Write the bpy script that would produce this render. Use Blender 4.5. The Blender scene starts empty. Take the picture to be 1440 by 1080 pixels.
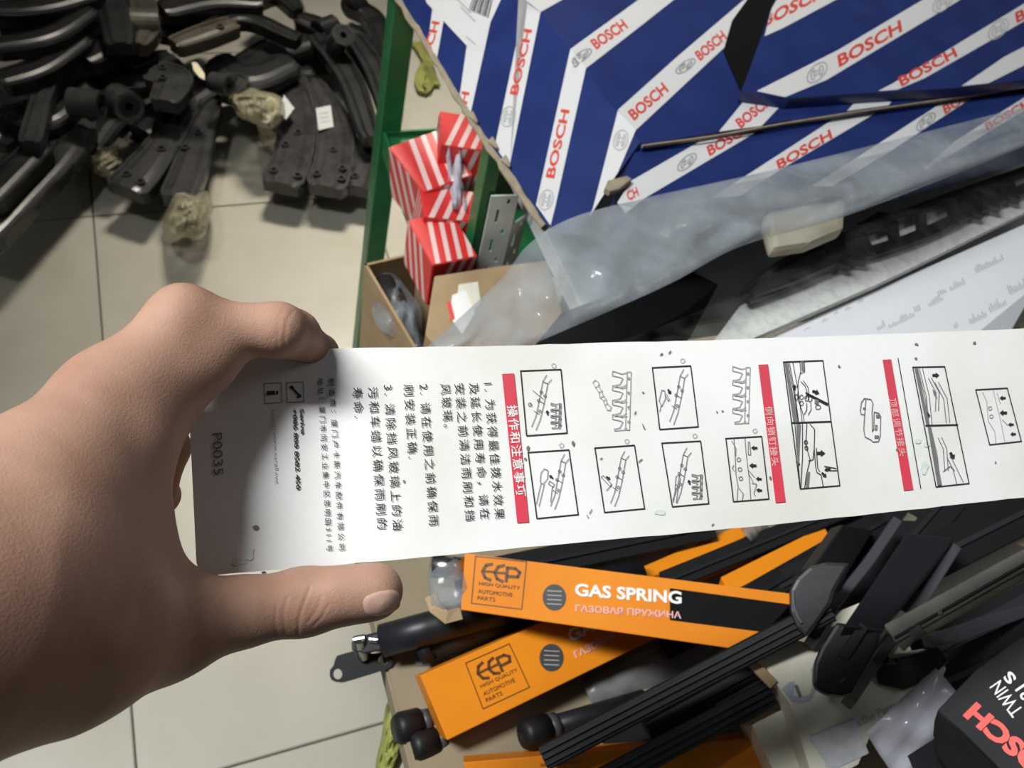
import bpy, bmesh, math, random
import numpy as np
from mathutils import Vector, Matrix
random.seed(7)
scene = bpy.context.scene
COL = scene.collection

# ------------------------------------------------------------------ camera
F = 1200.0                                   # focal length in px of a 1440x1080 frame
CAM = Vector((0.18222, -1.55907, 1.37724))
R3 = Matrix(((0.93219, 0.15049, -0.3292), (-0.31558, 0.78334, -0.53553), (0.17728, 0.6031, 0.77771)))
cd = bpy.data.cameras.new('camera'); cam = bpy.data.objects.new('camera', cd); COL.objects.link(cam)
cam.matrix_world = Matrix.Translation(CAM) @ R3.to_4x4()
cd.sensor_width = 36.0; cd.lens = F / 1440 * 36.0; cd.clip_start = 0.01; cd.clip_end = 50
cd.dof.use_dof = True; cd.dof.focus_distance = 0.295; cd.dof.aperture_fstop = 26.0
scene.camera = cam
# ------------------------------------------------------------------ light
w = bpy.data.worlds.new('world'); scene.world = w; w.use_nodes = True
w.node_tree.nodes['Background'].inputs[0].default_value = (0.80, 0.86, 0.88, 1)
w.node_tree.nodes['Background'].inputs[1].default_value = 0.048
def area(name, loc, target, sx, sy, watts, col=(1, 1, 1)):
    l = bpy.data.lights.new(name, 'AREA'); l.shape = 'RECTANGLE'; l.size = sx; l.size_y = sy
    l.energy = watts; l.color = col
    o = bpy.data.objects.new(name, l); COL.objects.link(o); o.location = loc
    o.rotation_euler = (Vector(target) - Vector(loc)).to_track_quat('-Z', 'Y').to_euler()
    return o
area('ceiling_lamp', (-0.80, -0.98, 2.75), (0.35, -1.2, 0.8), 0.3, 0.9, 79, (0.97, 1.0, 0.99))
lf_ = area('fill_light_far', (0.75, 0.95, 2.75), (0.80, -0.15, 0.0), 0.6, 0.3, 10, (1.0, 0.93, 0.80))  # unseen fill light added to brighten the middle of the floor
lf_.data.spread = math.radians(52)                            # beam narrowed to keep the left floor dark
area('fill_light_right', (1.9, -1.5, 2.75), (0.9, -1.3, 0.7), 0.9, 0.3, 3, (0.97, 0.98, 1.0))  # unseen weak fill light added to lift the pile
scene.view_settings.view_transform = 'Standard'; scene.view_settings.look = 'None'
scene.view_settings.exposure = 0.0; scene.view_settings.gamma = 1.0
scene.view_settings.use_curve_mapping = False

# ------------------------------------------------------------------ geometry helpers
def ray(px, py): return R3 @ Vector(((px - 720) / F, -(py - 540) / F, -1.0))
def P(px, py, d): return CAM + ray(px, py) * d                 # point at camera depth d
def Z(px, py, z):                                              # point at world height z
    r = ray(px, py); return CAM + r * ((z - CAM.z) / r.z)
class Pl:                                                      # a plane in the world
    def __init__(s, p0, n):
        s.p = Vector(p0); s.n = Vector(n).normalized()
        if s.n.dot(CAM - s.p) < 0: s.n = -s.n
    def at(s, px, py, off=0.0):
        r = ray(px, py); t = (s.p + s.n * off - CAM).dot(s.n) / r.dot(s.n)
        return CAM + r * t
def pl3(a, b, c): return Pl(a, (b - a).cross(c - a))
def plz(z): return Pl((0, 0, z), (0, 0, 1))

WORLD = {}
def wl(o): return WORLD.get(o.name, Vector((0, 0, 0)))
def mesh_obj(name, verts, faces, mat, parent=None, origin=None, smooth=False, mats=None, fmat=None):
    verts = [Vector(v) for v in verts]
    if origin is None:
        lo = Vector([min(v[i] for v in verts) for i in range(3)]); hi = Vector([max(v[i] for v in verts) for i in range(3)])
        origin = (lo + hi) / 2
    me = bpy.data.meshes.new(name)
    me.from_pydata([v - origin for v in verts], [], faces)
    for m in (mats or [mat]): me.materials.append(m)
    if fmat: me.polygons.foreach_set('material_index', fmat)
    if smooth: me.polygons.foreach_set('use_smooth', [True] * len(me.polygons))
    me.update()
    o = bpy.data.objects.new(name, me); COL.objects.link(o)
    WORLD[o.name] = Vector(origin)
    if parent: o.parent = parent; o.location = Vector(origin) - wl(parent)
    else: o.location = origin
    return o
def bm_obj(name, bm, mat, parent=None, smooth=False):
    bm.verts.index_update()
    vs = [v.co.copy() for v in bm.verts]; fs = [[v.index for v in f.verts] for f in bm.faces]
    bm.free(); return mesh_obj(name, vs, fs, mat, parent, smooth=smooth)
def tag(o, label, cat, group=None, kind=None):
    o['label'] = label; o['category'] = cat
    if group: o['group'] = group
    if kind: o['kind'] = kind
    return o
def struct(o): o['kind'] = 'structure'; return o
def empty(name, loc):
    o = bpy.data.objects.new(name, None); COL.objects.link(o); o.location = loc; o.empty_display_size = .02
    WORLD[o.name] = Vector(loc); return o

def slab(name, front, back_vec, mat, parent=None, bevel=0.0, mats=None, side_mat=None):
    """front: polygon of world points facing the camera; extruded by back_vec"""
    n = len(front); fr = [Vector(p) for p in front]; bv = Vector(back_vec)
    bm = bmesh.new()
    a = [bm.verts.new(p) for p in fr]; b = [bm.verts.new(p + bv) for p in fr]
    bm.faces.new(a); bm.faces.new(list(reversed(b)))
    for i in range(n):
        j = (i + 1) % n; bm.faces.new([a[j], a[i], b[i], b[j]])
    bmesh.ops.recalc_face_normals(bm, faces=bm.faces)
    if bevel: bmesh.ops.bevel(bm, geom=list(bm.edges), offset=bevel, segments=2, profile=.6, affect='EDGES')
    return bm_obj(name, bm, mat, parent)
def box(name, c, s, mat, parent=None, bevel=0.0, rot=None):
    bm = bmesh.new(); bmesh.ops.create_cube(bm, size=1)
    for v in bm.verts: v.co = Vector((v.co.x * s[0], v.co.y * s[1], v.co.z * s[2]))
    if bevel: bmesh.ops.bevel(bm, geom=list(bm.edges), offset=bevel, segments=2, affect='EDGES')
    for v in bm.verts: v.co = (rot @ v.co if rot else v.co) + Vector(c)
    return bm_obj(name, bm, mat, parent)
def spline(pts, n):
    """Catmull-Rom through tuples"""
    pts = [np.array(p, float) for p in pts]
    if len(pts) == 2: return [pts[0] + (pts[1] - pts[0]) * i / n for i in range(n + 1)]
    q = [2 * pts[0] - pts[1]] + pts + [2 * pts[-1] - pts[-2]]
    out = []; m = len(pts) - 1
    for i in range(n + 1):
        u = i / n * m; k = min(int(u), m - 1); t = u - k
        a, b, c, d = q[k:k + 4]
        out.append(.5 * ((2 * b) + (c - a) * t + (2 * a - 5 * b + 4 * c - d) * t * t + (3 * b - a - 3 * c + d) * t ** 3))
    return out
def sweep(path, profile, up, scales=None, caps=True):
    """returns verts, faces; profile = list of (side, up); scales = per point (sx, sy)"""
    path = [Vector(p) for p in path]; V = []; Fc = []; m = len(profile)
    up = Vector(up)
    for i, p in enumerate(path):
        t = (path[min(i + 1, len(path) - 1)] - path[max(i - 1, 0)]).normalized()
        s = t.cross(up).normalized(); u = s.cross(t).normalized()
        sc = scales[i] if scales else (1, 1)
        for (a, b) in profile: V.append(p + s * a * sc[0] + u * b * sc[1])
    for i in range(len(path) - 1):
        for j in range(m):
            k = (j + 1) % m
            Fc.append([i * m + j, i * m + k, (i + 1) * m + k, (i + 1) * m + j])
    if caps:
        Fc.append(list(range(m - 1, -1, -1))); Fc.append([(len(path) - 1) * m + j for j in range(m)])
    return V, Fc
def circ(r, n=12, ry=None): return [(r * math.cos(2 * math.pi * i / n), (ry or r) * math.sin(2 * math.pi * i / n)) for i in range(n)]
def rect(a, b, c=0.2):
    k = min(a, b) * c
    return [(a, -b + k), (a, b - k), (a - k, b), (-a + k, b), (-a, b - k), (-a, -b + k), (-a + k, -b), (a - k, -b)]
def bar(name, path, profile, mat, parent=None, up=None, scales=None, smooth=False):
    V, Fc = sweep(path, profile, up or (0, 0, 1), scales); return mesh_obj(name, V, Fc, mat, parent, smooth=smooth)
def tube(name, a, b, r, mat, parent=None, n=16, r2=None):
    a = Vector(a); b = Vector(b); d = (b - a).normalized()
    up = Vector((0, 0, 1)) if abs(d.z) < .9 else Vector((1, 0, 0))
    return bar(name, [a, b], circ(r, n), mat, parent, up, [(1, 1), ((r2 or r) / r,) * 2], smooth=False)
def ringmesh(name, c, axis, r0, r1, h, mat, parent=None, n=24):
    """a hollow cylinder (bushing)"""
    c = Vector(c); axis = Vector(axis).normalized(); a = axis.orthogonal().normalized(); b = axis.cross(a)
    V = []; Fc = []
    for i in range(n):
        q = 2 * math.pi * i / n; e = a * math.cos(q) + b * math.sin(q)
        V += [c + e * r1 + axis * h / 2, c + e * r1 - axis * h / 2, c + e * r0 - axis * h / 2, c + e * r0 + axis * h / 2]
    for i in range(n):
        j = (i + 1) % n
        for k in range(4):
            l = (k + 1) % 4; Fc.append([i * 4 + k, i * 4 + l, j * 4 + l, j * 4 + k])
    return mesh_obj(name, V, Fc, mat, parent)

# ------------------------------------------------------------------ materials
MT = {}
def mat(name, col, rough=.6, metal=0.0, col2=None, scale=30, mixpos=(.4, .65), bump=0.0, bscale=200, spec=.5, detail=4, alpha=None, sss=0.0):
    m = bpy.data.materials.new(name); m.use_nodes = True; nt = m.node_tree; b = nt.nodes['Principled BSDF']
    b.inputs['Base Color'].default_value = (*col, 1); b.inputs['Roughness'].default_value = rough
    b.inputs['Metallic'].default_value = metal; b.inputs['Specular IOR Level'].default_value = spec
    tc = nt.nodes.new('ShaderNodeTexCoord')
    if col2:
        n = nt.nodes.new('ShaderNodeTexNoise'); n.inputs['Scale'].default_value = scale; n.inputs['Detail'].default_value = detail
        nt.links.new(tc.outputs['Object'], n.inputs['Vector'])
        r = nt.nodes.new('ShaderNodeValToRGB'); r.color_ramp.elements[0].position = mixpos[0]; r.color_ramp.elements[1].position = mixpos[1]
        r.color_ramp.elements[0].color = (*col, 1); r.color_ramp.elements[1].color = (*col2, 1)
        nt.links.new(n.outputs['Fac'], r.inputs['Fac']); nt.links.new(r.outputs['Color'], b.inputs['Base Color'])
    if bump:
        n = nt.nodes.new('ShaderNodeTexNoise'); n.inputs['Scale'].default_value = bscale; n.inputs['Detail'].default_value = 5
        nt.links.new(tc.outputs['Object'], n.inputs['Vector'])
        bp = nt.nodes.new('ShaderNodeBump'); bp.inputs['Strength'].default_value = bump; bp.inputs['Distance'].default_value = .002
        nt.links.new(n.outputs['Fac'], bp.inputs['Height']); nt.links.new(bp.outputs['Normal'], b.inputs['Normal'])
    if alpha is not None:
        b.inputs['Alpha'].default_value = alpha
    if sss:
        b.inputs['Subsurface Weight'].default_value = sss; b.inputs['Subsurface Radius'].default_value = (1, .35, .2); b.inputs['Subsurface Scale'].default_value = .004
    MT[name] = m; return m
def film(name, col, a0, a1, rough=.22, scale=25, bump=.5, bscale=60):
    """clear plastic film: milky where the noise is high, see-through elsewhere"""
    m = mat(name, col, rough, bump=bump, bscale=bscale); nt = m.node_tree; b = nt.nodes['Principled BSDF']
    tc = nt.nodes['Texture Coordinate']; n = nt.nodes.new('ShaderNodeTexNoise'); n.inputs['Scale'].default_value = scale; n.inputs['Detail'].default_value = 3
    nt.links.new(tc.outputs['Object'], n.inputs['Vector'])
    mr = nt.nodes.new('ShaderNodeMapRange'); mr.inputs['From Min'].default_value = .3; mr.inputs['From Max'].default_value = .7
    mr.inputs['To Min'].default_value = a0; mr.inputs['To Max'].default_value = a1
    nt.links.new(n.outputs['Fac'], mr.inputs['Value']); nt.links.new(mr.outputs['Result'], b.inputs['Alpha'])
    return m
mat('tile', (.43, .405, .345), .26, col2=(.39, .365, .305), scale=5, bump=.03, bscale=60)
mat('plaster', (.45, .44, .41), .8, bump=.1); mat('grout', (.075, .066, .055), .9)
mat('skin', (.385, .226, .163), .56, col2=(.325, .178, .127), scale=45, bump=.14, bscale=1500, sss=.12, spec=.22)
mat('nail', (.46, .29, .235), .28, col2=(.50, .33, .27), scale=80, sss=.1)
mat('card', (.80, .795, .785), .5, col2=(.66, .645, .59), scale=9, mixpos=(.44, .68), bump=.05, bscale=300, detail=7)
mat('ink', (.02, .02, .022), .6); mat('ink_soft', (.16, .16, .165), .6); mat('ink_grey', (.38, .38, .38), .6)
mat('ink_white', (.78, .76, .74), .5); mat('ink_pink', (.72, .40, .40), .5)
mat('red_bar', (.66, .05, .085), .45, col2=(.60, .06, .09), scale=60)
mat('stain_teal', (.64, .71, .68), .6, col2=(.72, .74, .72), scale=220); mat('stain_green', (.56, .65, .59), .6, col2=(.70, .72, .68), scale=220); mat('stain_ochre', (.63, .60, .50), .6, col2=(.58, .55, .42), scale=90)
mat('blue', (.010, .020, .098), .30, col2=(.013, .026, .12), scale=18, bump=.10, bscale=14)
mat('print_white', (.53, .525, .53), .32); mat('print_red', (.50, .05, .035), .4); mat('print_grey', (.33, .34, .35), .4)
mat('carton_raw', (.26, .215, .15), .85, col2=(.20, .165, .115), scale=60, bump=.3, bscale=150)
mat('cardboard', (.34, .24, .13), .8, col2=(.30, .205, .11), scale=25, bump=.15, bscale=90)
mat('table_board', (.235, .19, .12), .8, col2=(.20, .16, .10), scale=12, bump=.1)
mat('green', (.018, .16, .05), .35, col2=(.014, .13, .042), scale=22, bump=.08, bscale=40)
mat('white_steel', (.72, .76, .75), .4, col2=(.64, .68, .67), scale=30); mat('hole_shade', (.003, .003, .003), .9, spec=.1)  # the near-black material paints the shade inside gaps and bolt holes
mat('black_part', (.005, .005, .0055), .36, col2=(.014, .0135, .0125), scale=28, bump=.15, bscale=60)
mat('grey_part', (.042, .040, .040), .27, col2=(.022, .021, .021), scale=24, bump=.15, bscale=70)
mat('brown_part', (.075, .062, .045), .35, col2=(.035, .03, .024), scale=26, bump=.25, bscale=70)
mat('rubber', (.008, .008, .009), .5, spec=.3); mat('rubber_matte', (.008, .008, .009), .7, spec=.2)
mat('wiper_black', (.012, .013, .016), .42, spec=.35, bump=.05, bscale=120); mat('wiper_grey', (.05, .052, .06), .4)
mat('spine_brown', (.17, .155, .12), .45, col2=(.12, .108, .085), scale=40)
mat('chrome', (.6, .6, .6), .2, 1.0); mat('orange', (.70, .225, .010), .45, spec=.25, col2=(.64, .195, .009), scale=12)
mat('orange_side', (.70, .19, .012), .45); mat('logo_brown', (.10, .035, .008), .5); mat('window_black', (.007, .007, .007), .5, spec=.06); mat('seal', (.045, .043, .042), .5)
mat('cream', (.70, .67, .56), .5, col2=(.65, .62, .51), scale=30); mat('blue_grey', (.38, .42, .47), .5)
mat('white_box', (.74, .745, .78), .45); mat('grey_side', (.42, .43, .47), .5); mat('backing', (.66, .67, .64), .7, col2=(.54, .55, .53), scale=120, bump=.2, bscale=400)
mat('foam', (.62, .58, .46), .8, col2=(.58, .53, .40), scale=30, bump=.2)
mat('holo', (.72, .74, .80), .2, .35, col2=(.85, .85, .88), scale=120, bump=.4, bscale=100)
mat('twin_black', (.014, .014, .017), .6, spec=.15, col2=(.019, .019, .022), scale=40); mat('twin_red', (.80, .075, .06), .45)
mat('red_box', (.62, .03, .03), .35, col2=(.56, .03, .03), scale=40); mat('stripe_pale', (.70, .50, .48), .35)
mat('lime', (.26, .27, .06), .5, col2=(.16, .17, .04), scale=40)
mat('yellow_scrap', (.62, .57, .40), .6)
film('film_grey', (.34, .37, .40), .20, .58, rough=.13, scale=18, bump=.8)
film('film_clear', (.55, .57, .55), .0, .08, rough=.10, scale=30, bump=.15)
film('film_brown', (.40, .36, .24), .35, .8, rough=.25, scale=40)
film('film_lilac', (.56, .56, .64), .45, .8, rough=.15, scale=30)
film('film_smoke', (.22, .23, .23), .45, .75, rough=.3, scale=30)

# ------------------------------------------------------------------ flat print on a plane
def poly_print(name, pl, polys, m, parent, off=.0004):
    V = []; Fc = []
    for q in polys:
        i = len(V); V += [pl.at(x, y, off) for x, y in q]; Fc.append(list(range(i, i + len(q))))
    return mesh_obj(name, V, Fc, MT[m], parent)
def stroke_quads(pts, wd):
    out = []
    for (x0, y0), (x1, y1) in zip(pts[:-1], pts[1:]):
        dx, dy = x1 - x0, y1 - y0; L = math.hypot(dx, dy) or 1; ax, ay = -dy / L * wd / 2, dx / L * wd / 2; ex, ey = dx / L * wd * .3, dy / L * wd * .3
        out.append([(x0 + ax - ex, y0 + ay - ey), (x1 + ax + ex, y1 + ay + ey), (x1 - ax + ex, y1 - ay + ey), (x0 - ax - ex, y0 - ay - ey)])
    return out
def lines_print(name, pl, strokes, m, parent, wd=1.2, off=.0004):
    q = []
    for s in strokes: q += stroke_quads(s, wd)
    return poly_print(name, pl, q, m, parent, off)
def clip_half(bm, pl, a, b, keep):
    """cut a flat print along the px line a-b, keeping the side of px point keep"""
    A = pl.at(*a); B = pl.at(*b); K = pl.at(*keep); n = (B - A).cross(pl.n)
    if n.dot(K - A) > 0: n = -n
    bmesh.ops.bisect_plane(bm, geom=list(bm.verts) + list(bm.edges) + list(bm.faces), plane_co=A, plane_no=n, clear_outer=True)
TXT = {}
def text_mesh(s, bold, sp=1.0):
    if (s, bold, sp) in TXT: return TXT[(s, bold, sp)]
    c = bpy.data.curves.new('txt', 'FONT'); c.body = s; c.size = 1; c.offset = bold; c.resolution_u = 3; c.space_character = sp
    o = bpy.data.objects.new('txt', c); COL.objects.link(o)
    dg = bpy.context.evaluated_depsgraph_get(); me = bpy.data.meshes.new_from_object(o.evaluated_get(dg))
    vs = [(v.co.x, v.co.y) for v in me.vertices]; fs = [list(p.vertices) for p in me.polygons]
    bpy.data.objects.remove(o); bpy.data.curves.remove(c); bpy.data.meshes.remove(me)
    TXT[(s, bold, sp)] = (vs, fs); return vs, fs
def text_print(name, pl, s, S, E_, up, m, parent, off=.0006, bold=0.0, clip=None, sp=1.0):
    """text whose bounding box fills the px parallelogram S->E_ (reading) and S->S+up"""
    vs, fs = text_mesh(s, bold, sp)
    if not vs: return None
    x0 = min(v[0] for v in vs); x1 = max(v[0] for v in vs); y0 = min(v[1] for v in vs); y1 = max(v[1] for v in vs)
    bm = bmesh.new(); B = []
    for x, y in vs:
        u = (x - x0) / (x1 - x0); v = (y - y0) / (y1 - y0)
        B.append(bm.verts.new(pl.at(S[0] + (E_[0] - S[0]) * u + up[0] * v, S[1] + (E_[1] - S[1]) * u + up[1] * v, off)))
    for f in fs:
        try: bm.faces.new([B[i] for i in f])
        except ValueError: pass
    for c in (clip or []): clip_half(bm, pl, *c)
    return bm_obj(name, bm, MT[m], parent)
def logo_print(pl, c, e, up, m, parent, off=.0006):
    """round emblem: ring with an armature in it; e, up = px vectors of one radius"""
    st = []
    def q(u, v): return (c[0] + e[0] * u + up[0] * v, c[1] + e[1] * u + up[1] * v)
    st.append([q(math.cos(t * math.pi / 12), math.sin(t * math.pi / 12)) for t in range(25)])
    for s in (-1, 1):
        st.append([q(s * .62 * math.cos(t * math.pi / 12 - .9), .62 * math.sin(t * math.pi / 12 - .9) * 1.25) for t in range(8)])
        st.append([q(s * .30, -.62), q(s * .30, .62)])
    for v in (-.2, .2): st.append([q(-.3, v), q(.3, v)])
    return lines_print('emblem', pl, st, m, parent, wd=1.5, off=off)
def T(ox, oy, sc): return lambda x, y: (ox + x / sc, oy + y / sc)

# ================================================================== SETTING
fl = struct(box('floor', (1.2, 0.3, -.012), (5.4, 5.4, .02), MT['grout']))
tile0 = None
for i in range(-3, 6):
    for j in range(-4, 5):
        c = Vector((i * .6 + .3, -j * .6 - .3, -.004))
        if tile0 is None:
            tile0 = box('floor_tile', c, (.5965, .5965, .008), MT['tile'], fl, bevel=.0012); continue
        t = bpy.data.objects.new('floor_tile', tile0.data); COL.objects.link(t); t.parent = fl; t.location = c - wl(fl)

struct(box('added_shade_wall', (-.47, .94, 1.4), (.10, 3.44, 2.8), MT['plaster']))  # unseen wall added to block the main lamp and shade the left floor
# table under the pile: board with a cardboard-coloured top, four legs
tb = empty('display_table', (.95, -1.5, 0))
box('table_top', (.95, -1.53, .735), (1.36, .74, .03), MT['table_board'], tb, bevel=.002)
for x in (.50, 1.59):
    for y in (-1.86, -1.18): box('leg', (x, y, .36), (.04, .04, .72), MT['green'], tb, bevel=.002)
tag(tb, 'brown board topped table under the pile of wipers and orange boxes', 'table')

# green angle-steel rack with the tray of red boxes
gr = empty('green_rack', (.49, -.5, 0))
foot = Z(508, 502, 0); top = Z(571, -40, .80)
bar('post', [foot, top], rect(.0165, .0165, .1), MT['green'], gr, up=(0, 1, 0))
ZS = .55
near = Z(612, 385, ZS); far = Z(540, 192, ZS); xl = near.x; yn = near.y; yf = far.y
box('shelf_plate', ((xl + .92) / 2, (yn + yf) / 2, ZS - .003), (.92 - xl, yf - yn, .004), MT['green'], gr)
box('side_rail', (xl, (yn + yf) / 2, ZS - .012), (.004, yf - yn, .042), MT['green'], gr)
box('near_rail', ((xl + .92) / 2, yn, ZS - .012), (.92 - xl, .004, .042), MT['green'], gr)
box('far_rail', ((xl + .92) / 2, yf, ZS - .012), (.92 - xl, .004, .042), MT['green'], gr)
pb = Z(659, 383, ZS)
bar('post', [(pb.x, pb.y, 0), (pb.x, pb.y, .80)], rect(.0092, .012, .1), MT['green'], gr, up=(0, 1, 0))
for (x, y) in ((.92, yn), (.92, yf)): bar('post', [(x, y, 0), (x, y, .62)], rect(.016, .016, .1), MT['green'], gr, up=(0, 1, 0))
tag(gr, 'green steel rack with a shelf tray holding red striped boxes', 'rack')

# white slotted-angle rack that carries the blue cartons
wr = empty('white_rack', (1.1, -.8, 0))
wa = Z(671, 374, .58); wb = Z(707, 372, .58)
def slotted(p, ex, ey, wdt, z0, z1, parent):
    """flat strip with rows of slots cut through it"""
    V = []; Fc = []; ex = Vector(ex); pit = .05; n = int((z1 - z0) / pit)
    xs = [0, .30, .42, .62, .74, 1]
    for k in range(n):
        zs = [z0 + k * pit + q * pit for q in (0, .12, .55, .72, .88, 1)]
        for i in range(5):
            for j in range(5):
                if (i == 1 and j == 1) or (i == 3 and j == 3): continue
                b = len(V)
                for (a, c) in ((i, j), (i + 1, j), (i + 1, j + 1), (i, j + 1)): V.append(Vector(p) + ex * xs[a] * wdt + Vector((0, 0, zs[c])))
                Fc.append([b, b + 1, b + 2, b + 3])
    o = mesh_obj('slotted_upright', V, Fc, MT['white_steel'], parent)
    s = o.modifiers.new('t', 'SOLIDIFY'); s.thickness = .002
    return o
wdir = (wb - wa); wdt = wdir.length; wdir.normalize()
slotted((wa.x, wa.y, 0), wdir, None, wdt, 0, .715, wr)
slotted((wb.x, wb.y, 0), (wdir + Vector((0.35, 1, 0))).normalized(), None, wdt, 0, .66, wr)
box('shelf_board', (1.25, -.72, .655), (1.30, .62, .03), MT['white_steel'], wr, bevel=.002)
for x in (1.88,): slotted((x, -1.03, 0), (-1, 0, 0), None, .04, 0, .95, wr)
tag(wr, 'white slotted angle rack behind the green tray', 'rack')

# ================================================================== INSTRUCTION CARD (held, closest to the camera)
l_ = R3 @ Vector((3.728, .158, -1.0)); s_ = R3 @ Vector((-.835, 7.87, -1.0))
CARD = Pl(P(262, 497, .280), l_.cross(s_))
outline = [(262, 496), (480, 490), (720, 486), (850, 482), (1000, 478.5), (1200, 471.5), (1440, 462), (1640, 453),
           (1640, 679), (1440, 699.5), (1300, 715), (1150, 731), (1000, 746), (880, 757), (760, 768), (640, 779), (560, 787), (430, 797.5), (300, 809), (286, 808.5), (279, 803), (276, 790)]
front = []
for (a, b) in zip(outline, outline[1:] + outline[:1]):
    n = max(1, int(math.hypot(b[0] - a[0], b[1] - a[1]) / 22))
    for k in range(n):
        x = a[0] + (b[0] - a[0]) * k / n; y = a[1] + (b[1] - a[1]) * k / n
        front.append(CARD.at(x, y + random.uniform(-.55, .55)))
card = slab('instruction_card', front, -CARD.n * .0014, MT['card'])
tag(card, 'worn white wiper instruction card with Chinese text held in the hand', 'card')
c5 = T(700, 460, 3.375); c6 = T(1000, 460, 3.273); c4 = T(260, 460, 2.919); ct = T(490, 520, 4.5); cs = T(360, 520, 4.157)
poly_print('red_bar', CARD, [[c5(20, 222), c5(77, 219), c5(148, 926), c5(92, 930)]], 'red_bar', card)
poly_print('red_bar', CARD, [[c6(217, 173), c6(262, 171), c6(343, 804), c6(297, 809)]], 'red_bar', card)
poly_print('red_bar', CARD, [[c6(789, 150), c6(829, 148), c6(931, 748), c6(887, 753)]], 'red_bar', card)
lines_print('rule_line', CARD, [[c6(860, 143), c6(965, 742)]], 'ink', card, 1.3)
def tx(f, s, S, E_, up, m='ink', bold=0.0, nm='printed_line', sp=1.0):
    S2 = f(*S); E2 = f(*E_); q = f(S[0] + up, S[1] - up * .07)
    return text_print(nm, CARD, s, S2, E2, (q[0] - S2[0], q[1] - S2[1]), m, card, bold=bold, sp=sp)
tx(c5, '操作和注意事项', (42, 372), (87, 806), 50, 'ink_white', .012, 'bar_title', 1.15)
tx(c6, '侧向销钉接头', (246, 366), (279, 640), 36, 'ink_pink', .015, 'bar_title', 1.15)
tx(c6, '顶部调节接头', (818, 330), (868, 595), 34, 'ink_pink', .008, 'bar_title', 1.15)
for s, S, E_ in (('1. 为获得最佳拨水效果', (852, 85), (925, 945)), ('及延长使用寿命，请在', (758, 85), (832, 945)), ('安装之前清洁雨刷和挡', (668, 88), (738, 955)),
                 ('风玻璃。', (578, 90), (600, 365)), ('2. 请在使用之前确保雨', (443, 92), (508, 988)), ('刷安装正确.', (345, 95), (374, 560)),
                 ('3. 清除挡风玻璃上的油', (218, 98), (280, 1015)), ('污和车蜡以确保雨刷的', (120, 110), (180, 1008)), ('寿命.', (22, 112), (34, 302))):
    tx(ct, s, S, E_, 63, 'ink', 0, sp=1.36)
tx(cs, '制造商：厦门卢卡斯汽车配件有限公司', (422, 50), (484, 1055), 35, 'ink', .004, sp=1.55)
tx(cs, '地址：厦门市同安工业集中区思明园311号', (358, 50), (412, 1062), 35, 'ink', .004, sp=1.55)
tx(cs, 'Serive', (254, 228), (262, 375), 24, 'ink', .03)
tx(cs, '+086 800 8582 450', (212, 228), (234, 702), 25, 'ink', .03)
tx(cs, 'http://www.carall.net', (86, 235), (104, 665), 26, 'ink_grey')
tx(c4, 'P0035', (112, 436), (118, 608), 40, 'ink_soft')
def fr(f, q, wd=1.5, m='ink', nm='picture_frame'):
    q = [f(*p) for p in q]; return lines_print(nm, CARD, [q + q[:1]], m, card, wd)
fr(cs, [(178, 75), (275, 70), (282, 185), (182, 190)], 1.0, 'ink_soft'); fr(cs, [(48, 80), (148, 75), (152, 190), (52, 197)], 1.0, 'ink_soft')
poly_print('phone_symbol', CARD, [[cs(195, 97), cs(212, 90), cs(222, 104), cs(203, 114)], [cs(203, 106), cs(214, 100), cs(262, 150), cs(252, 158)], [cs(238, 158), cs(262, 142), cs(266, 158), cs(244, 168)]], 'ink', card)
poly_print('info_symbol', CARD, [[cs(62, 124), cs(110, 122), cs(111, 146), cs(63, 148)], [cs(117, 124), cs(129, 123), cs(130, 144), cs(118, 145)]], 'ink', card)
FR5 = [[(108, 207), (299, 200), (328, 502), (136, 515)], [(143, 594), (337, 582), (381, 889), (185, 908)], [(460, 573), (648, 560), (696, 861), (506, 879)],
       [(733, 192), (915, 183), (951, 472), (768, 485)], [(778, 550), (962, 540), (1001, 837), (828, 852)], [(1082, 528), (1252, 518), (1286, 815), (1118, 828)]]
FR6 = [[(333, 160), (514, 153), (592, 729), (410, 744)], [(928, 184), (1075, 181), (1187, 719), (1035, 735)], [(1218, 288), (1363, 280), (1428, 525), (1282, 541)]]
for q in FR5: fr(c5, q)
for q in FR6: fr(c6, q)
for a_ in ([c6(372, 440), c6(550, 434)], [c6(988, 453), c6(1135, 449)]): lines_print('picture_divider', CARD, [a_], 'ink', card, 2.0)
def ring(f, c, r, ry=None): return [f(c[0] + r * math.cos(t * math.pi / 6), c[1] + (ry or r) * math.sin(t * math.pi / 6)) for t in range(13)]
def arrow(f, x, y, dx, dy, s):
    """block arrow polygon pointing along (dx, dy)"""
    L = math.hypot(dx, dy); dx /= L; dy /= L; nx, ny = -dy, dx
    g = [(-1, .35), (0, .35), (0, .8), (1, 0), (0, -.8), (0, -.35), (-1, -.35)]
    return [f(x + (a * dx + b * nx) * s, y + (a * dy + b * ny) * s) for a, b in g]
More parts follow.
